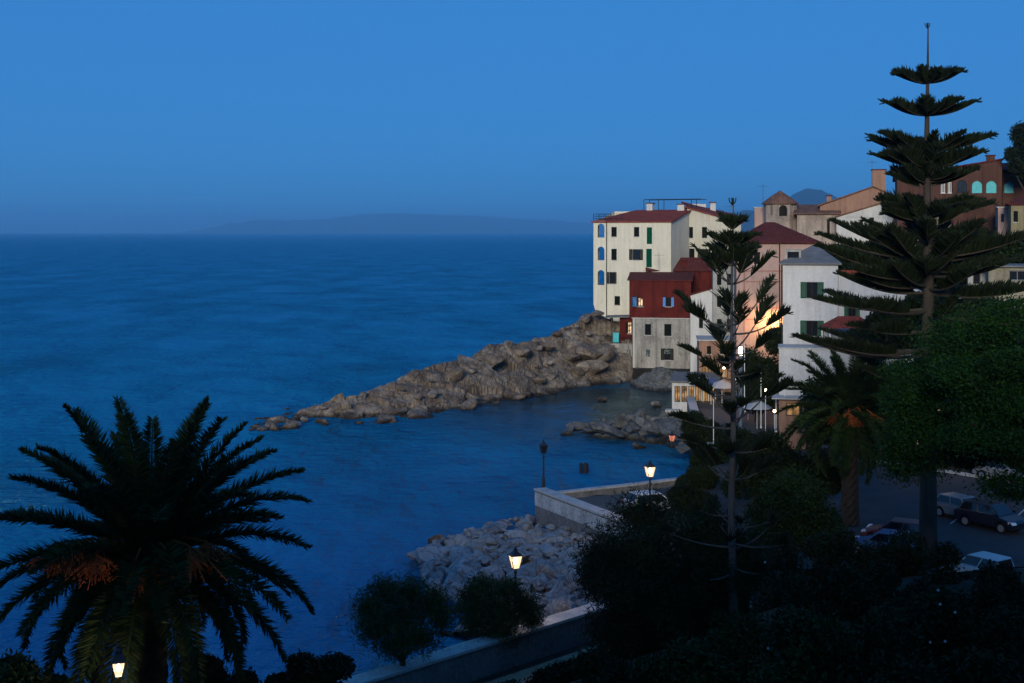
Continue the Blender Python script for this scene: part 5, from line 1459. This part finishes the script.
# oleanders and shrubs round the bay and road
sh = [(708, 462, 104, [(706, 462, 16, 14, 0), (716, 456, 10, 12, 0)], 'leafdark', 'dark shrub on the bank behind the reddish lantern'),
      (735, 448, 100, [(735, 445, 20, 18, 0), (752, 452, 18, 18, 0)], 'leafdark', 'dark shrub on the quay behind the slender pine'),
      (770, 455, 92, [(770, 455, 22, 24, 0), (790, 470, 20, 20, 0)], 'leafdark', 'dark shrub beside the smaller date palm, seaward'),
      (700, 425, 112, [(694, 425, 12, 14, 0), (708, 432, 14, 12, 0)], 'leafdark', 'dark shrub against the quay wall under the pavilion'),
      (700, 480, 94, [(702, 478, 16, 12, 0), (688, 484, 12, 9, 0)], 'leafdark', 'dark shrub at the end of the low pier parapet'),
      (752, 478, 88, [(750, 478, 22, 18, 0), (772, 486, 20, 18, 0), (735, 486, 14, 12, 0)], 'leafdark', 'dark shrub at the town end of the pier behind the slender pine'),
      (680, 500, 76, [(684, 498, 16, 14, 0), (700, 506, 18, 14, 0)], 'leafdark', 'low shrub beside the white car on the pier'),
      (795, 510, 70, [(795, 505, 34, 36, 0), (815, 530, 30, 28, 0), (770, 520, 26, 28, 0)], 'leafmid', 'broad mid-green shrub before the smaller date palm'),
      (820, 470, 88, [(818, 470, 16, 20, 0), (832, 480, 12, 14, 0)], 'leafdark', 'shrub at the foot of the smaller date palm')]
for k, (px, py, Y, bl, mt, lab) in enumerate(sh):
    x = X(px, Y); tree('shrub', lab, px, Y, gz(x, Y), bl, 15000, 0.26, 0.09, mt, 0.08, 'shrub', out=0.4, group='shrubs round the bay', crown='foliage')

# dark garden below the camera: hedges and shrubs in tiers
gd = [(846, 66, 580, 534, 46, 'leafdark', 'dense dark hedge shrub under the light blue car'), (892, 63, 588, 540, 50, 'leafdark', 'dense dark hedge shrub at the foot of the tall tiered pine'),
      (942, 60, 606, 560, 40, 'leafdark', 'dense dark hedge shrub hiding the white boxy car'), (1000, 55, 622, 578, 50, 'leafdark', 'dense dark hedge shrub nearest the road edge under the boxy car'),
      (790, 60, 605, 552, 44, 'leafdark', 'dark hedge shrub below the broad mid-green one'), (745, 47, 655, 610, 60, 'leafmid', 'leafy garden shrub behind the slender pine trunk'),
      (830, 46, 650, 585, 60, 'leafdark', 'dark garden shrub below the hedge, below the palm trunk'), (925, 44, 655, 590, 66, 'leafdark', 'dark flowering garden shrub below the tall pine'),
      (1010, 42, 665, 610, 56, 'leafdark', 'dark garden shrub at the lower corner of the picture'), (690, 44, 680, 636, 50, 'leafmid', 'low leafy shrub on the lawn edge beside the slender pine'),
      (800, 38, 690, 630, 72, 'leafmid', 'leafy shrub along the bottom of the picture, the palest of the garden'), (900, 36, 700, 640, 76, 'leafdark', 'dark shrub along the bottom of the picture below the flowering one'),
      (870, 52, 625, 575, 50, 'leafdark', 'dark garden shrub just below the hedge under the light blue car'), (960, 49, 632, 588, 50, 'leafdark', 'dark garden shrub between the boxy car and the flowering one'),
      (1040, 48, 630, 590, 40, 'leafdark', 'dark garden shrub cut by the edge below the road'), (620, 46, 700, 655, 40, 'leafdark', 'low dark shrub on the lawn beside the sandy path'),
      (985, 35, 700, 650, 60, 'leafdark', 'dark shrub along the bottom of the picture, next to the corner one'),
      (310, 40, 695, 664, 44, 'leafdark', 'domed shrub beside the big palm under its lowest fronds'), (18, 34, 700, 652, 40, 'leafmid', 'shrub in the lower corner behind the big palm'),
      (215, 39, 702, 668, 40, 'leafdark', 'domed shrub at the foot of the big palm')]
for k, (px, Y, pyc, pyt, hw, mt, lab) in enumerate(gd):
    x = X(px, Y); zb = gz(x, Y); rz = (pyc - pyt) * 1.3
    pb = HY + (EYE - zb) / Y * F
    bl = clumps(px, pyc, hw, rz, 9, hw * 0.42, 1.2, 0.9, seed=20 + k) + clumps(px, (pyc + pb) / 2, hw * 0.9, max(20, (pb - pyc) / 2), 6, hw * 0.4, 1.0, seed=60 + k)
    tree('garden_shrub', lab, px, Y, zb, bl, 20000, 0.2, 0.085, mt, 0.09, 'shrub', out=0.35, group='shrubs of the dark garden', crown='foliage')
# pale flowers in the garden
for px, py, Y in ((765, 562, 50), (940, 604, 41.5), (955, 612, 41), (938, 590, 42), (900, 638, 40.5), (930, 642, 40.5), (945, 641, 40.4), (768, 648, 40)):
    p = W(px, py, Y - 1.9); mb = MB(); 
    for k in range(5):
        a = k * 1.2566; mb.add([(0, 0, 0), (0.07 * math.cos(a - .4), -0.02, 0.07 * math.sin(a - .4)), (0.1 * math.cos(a), -0.03, 0.1 * math.sin(a)), (0.07 * math.cos(a + .4), -.02, 0.07 * math.sin(a + .4))], [(0, 1, 2, 3)])
    o = mb.build('flower', 'flower'); o.location = p; o.scale = (0.5, 0.5, 0.5); tag(o, 'small white flower on a dark garden shrub', 'flower', 'white flowers in the garden')
# low hedge along the path
for k in range(7):
    t = k / 6; x, y = -6 + 16 * t, 46.5 + 16 * t - 1.2
    rt = empty('path_hedge', (x, y, gz(x, y)), R(45), 'low clipped hedge bush lining the sandy path', 'hedge', 'hedge bushes along the sandy path')
    np_mesh('foliage', cloud([(0, 0, 0.35, 1.5, 0.8, 0.65), (0.8, 0, .4, .9, .7, .55), (-.8, 0, .4, .9, .7, .6)], 5000, 0.2, 0.09, 0.35), 4, 'leafdark', rt)
    mb = MB(); mb.tube([(0, 0, -0.1), (0, 0, 0.4)], 0.06, 6); mb.build('trunk', 'bark', rt)
# lawn over the bank
sheet('lawn', [(4.5, 53.0), (9.5, 57.5), (15, 60.5), (26, 57), (26, 40), (-4, 40), (-8, 42)], 0.03, 'lawn')


# the hotel is added unseen behind the camera, keeping western glow off the garden
def blocker():
    root = empty('blocker', (-50, -7, 6), 0, 'large white hotel building with rows of shuttered windows, added unseen behind the garden to shade it', 'blocker')
    wd, dp, ht = 112, 14, 22.5; mb = MB()
    holes = [(3 + i * 5.6, 2 + j * 4.0, 4.4 + i * 5.6, 4.4 + j * 4.0) for i in range(19) for j in range(4)]
    holed(mb, (wd, 0, 0), (-1, 0, 0), wd, ht, holes, 0.25)
    for a, b, c, d in (((0, 0, 0), (0, -dp, 0), (0, -dp, ht), (0, 0, ht)), ((wd, 0, 0), (wd, -dp, 0), (wd, -dp, ht), (wd, 0, ht)), ((0, -dp, 0), (wd, -dp, 0), (wd, -dp, ht), (0, -dp, ht))):
        mb.add([a, b, c, d], [(0, 1, 2, 3)])
    mb.build('wall', 'white', root)
    mb = MB(); mb.box((-0.4, -dp - 0.4, ht), (wd + .4, 0.4, ht + 0.4)); mb.build('roof', 'coping', root)
    for i, h in enumerate(holes):
        window(root, (wd, 0, 0), (-1, 0, 0), h, sill=False)
blocker()


# ------------------------------------------------------------------ light, sky, camera
SUN_EL, SUN_AZ = 14.0, 192.0        # azimuth: where the glow comes from, clockwise from +Y
w = bpy.data.worlds.new('World'); scene.world = w; w.use_nodes = True
n, l = w.node_tree.nodes, w.node_tree.links
sky = n.new('ShaderNodeTexSky'); sky.sky_type = 'NISHITA'; sky.sun_disc = False
sky.sun_elevation = R(SUN_EL); sky.sun_rotation = R(SUN_AZ); sky.altitude = 20
sky.air_density = 1.0; sky.dust_density = 0.0; sky.ozone_density = 3.0
bg = n['Background']; bg.inputs[1].default_value = 0.12
gm = n.new('ShaderNodeGamma'); gm.inputs[1].default_value = 0.25          # long twilight: the gradient is flatter than by day
mx = n.new('ShaderNodeMix'); mx.data_type = 'RGBA'; mx.blend_type = 'MULTIPLY'; mx.inputs[0].default_value = 1.0
mx.inputs[7].default_value = (0.262, 1.31, 3.25, 1)                          # blue-hour colour balance
l.new(sky.outputs[0], gm.inputs[0]); l.new(gm.outputs[0], mx.inputs[6]); l.new(mx.outputs[2], bg.inputs[0])

sl = bpy.data.lights.new('sun', 'SUN'); sl.energy = 2.7; sl.angle = R(14); sl.color = (1.0, 0.93, 0.76)
so = bpy.data.objects.new('sun', sl); link(so)
az = R(SUN_AZ); el = R(SUN_EL)
dirv = Vector((math.sin(az) * math.cos(el), math.cos(az) * math.cos(el), math.sin(el)))
so.rotation_euler = dirv.to_track_quat('Z', 'Y').to_euler(); so.location = (0, -5, 60)

mb = MB(); mb.box((-40000, -400, -8), (40000, 40000, 385))
hm = bpy.data.materials.new('sea_haze'); n, l = nt(hm); n.remove(n['Principled BSDF'])
pv = n.new('ShaderNodeVolumePrincipled'); pv.inputs['Density'].default_value = 9e-5; pv.inputs['Color'].default_value = (0.97, 0.99, 1, 1)
pv.inputs['Anisotropy'].default_value = 0.8
l.new(pv.outputs[0], n['Material Output'].inputs['Volume'])
tag(mb.build('haze', hm), kind='stuff')

cd = bpy.data.cameras.new('camera'); cam = bpy.data.objects.new('camera', cd); link(cam)
cam.location = (0, 0, EYE); cam.rotation_euler = (R(90), 0, 0)
cd.sensor_width = 36; cd.lens = 36 * F / 1024
cd.shift_y = -(341.5 - HY) / 1024
cd.clip_start = 0.5; cd.clip_end = 200000
scene.camera = cam

scene.view_settings.view_transform = 'Standard'; scene.view_settings.look = 'None'
scene.view_settings.exposure = 0.0; scene.view_settings.gamma = 1.0
scene.render.engine = 'CYCLES'
scene.cycles.use_denoising = True
scene.cycles.max_bounces = 9; scene.cycles.volume_bounces = 7; scene.cycles.diffuse_bounces = 2; scene.cycles.glossy_bounces = 3
scene.cycles.sample_clamp_indirect = 4.0; scene.cycles.caustics_reflective = False; scene.cycles.caustics_refractive = False
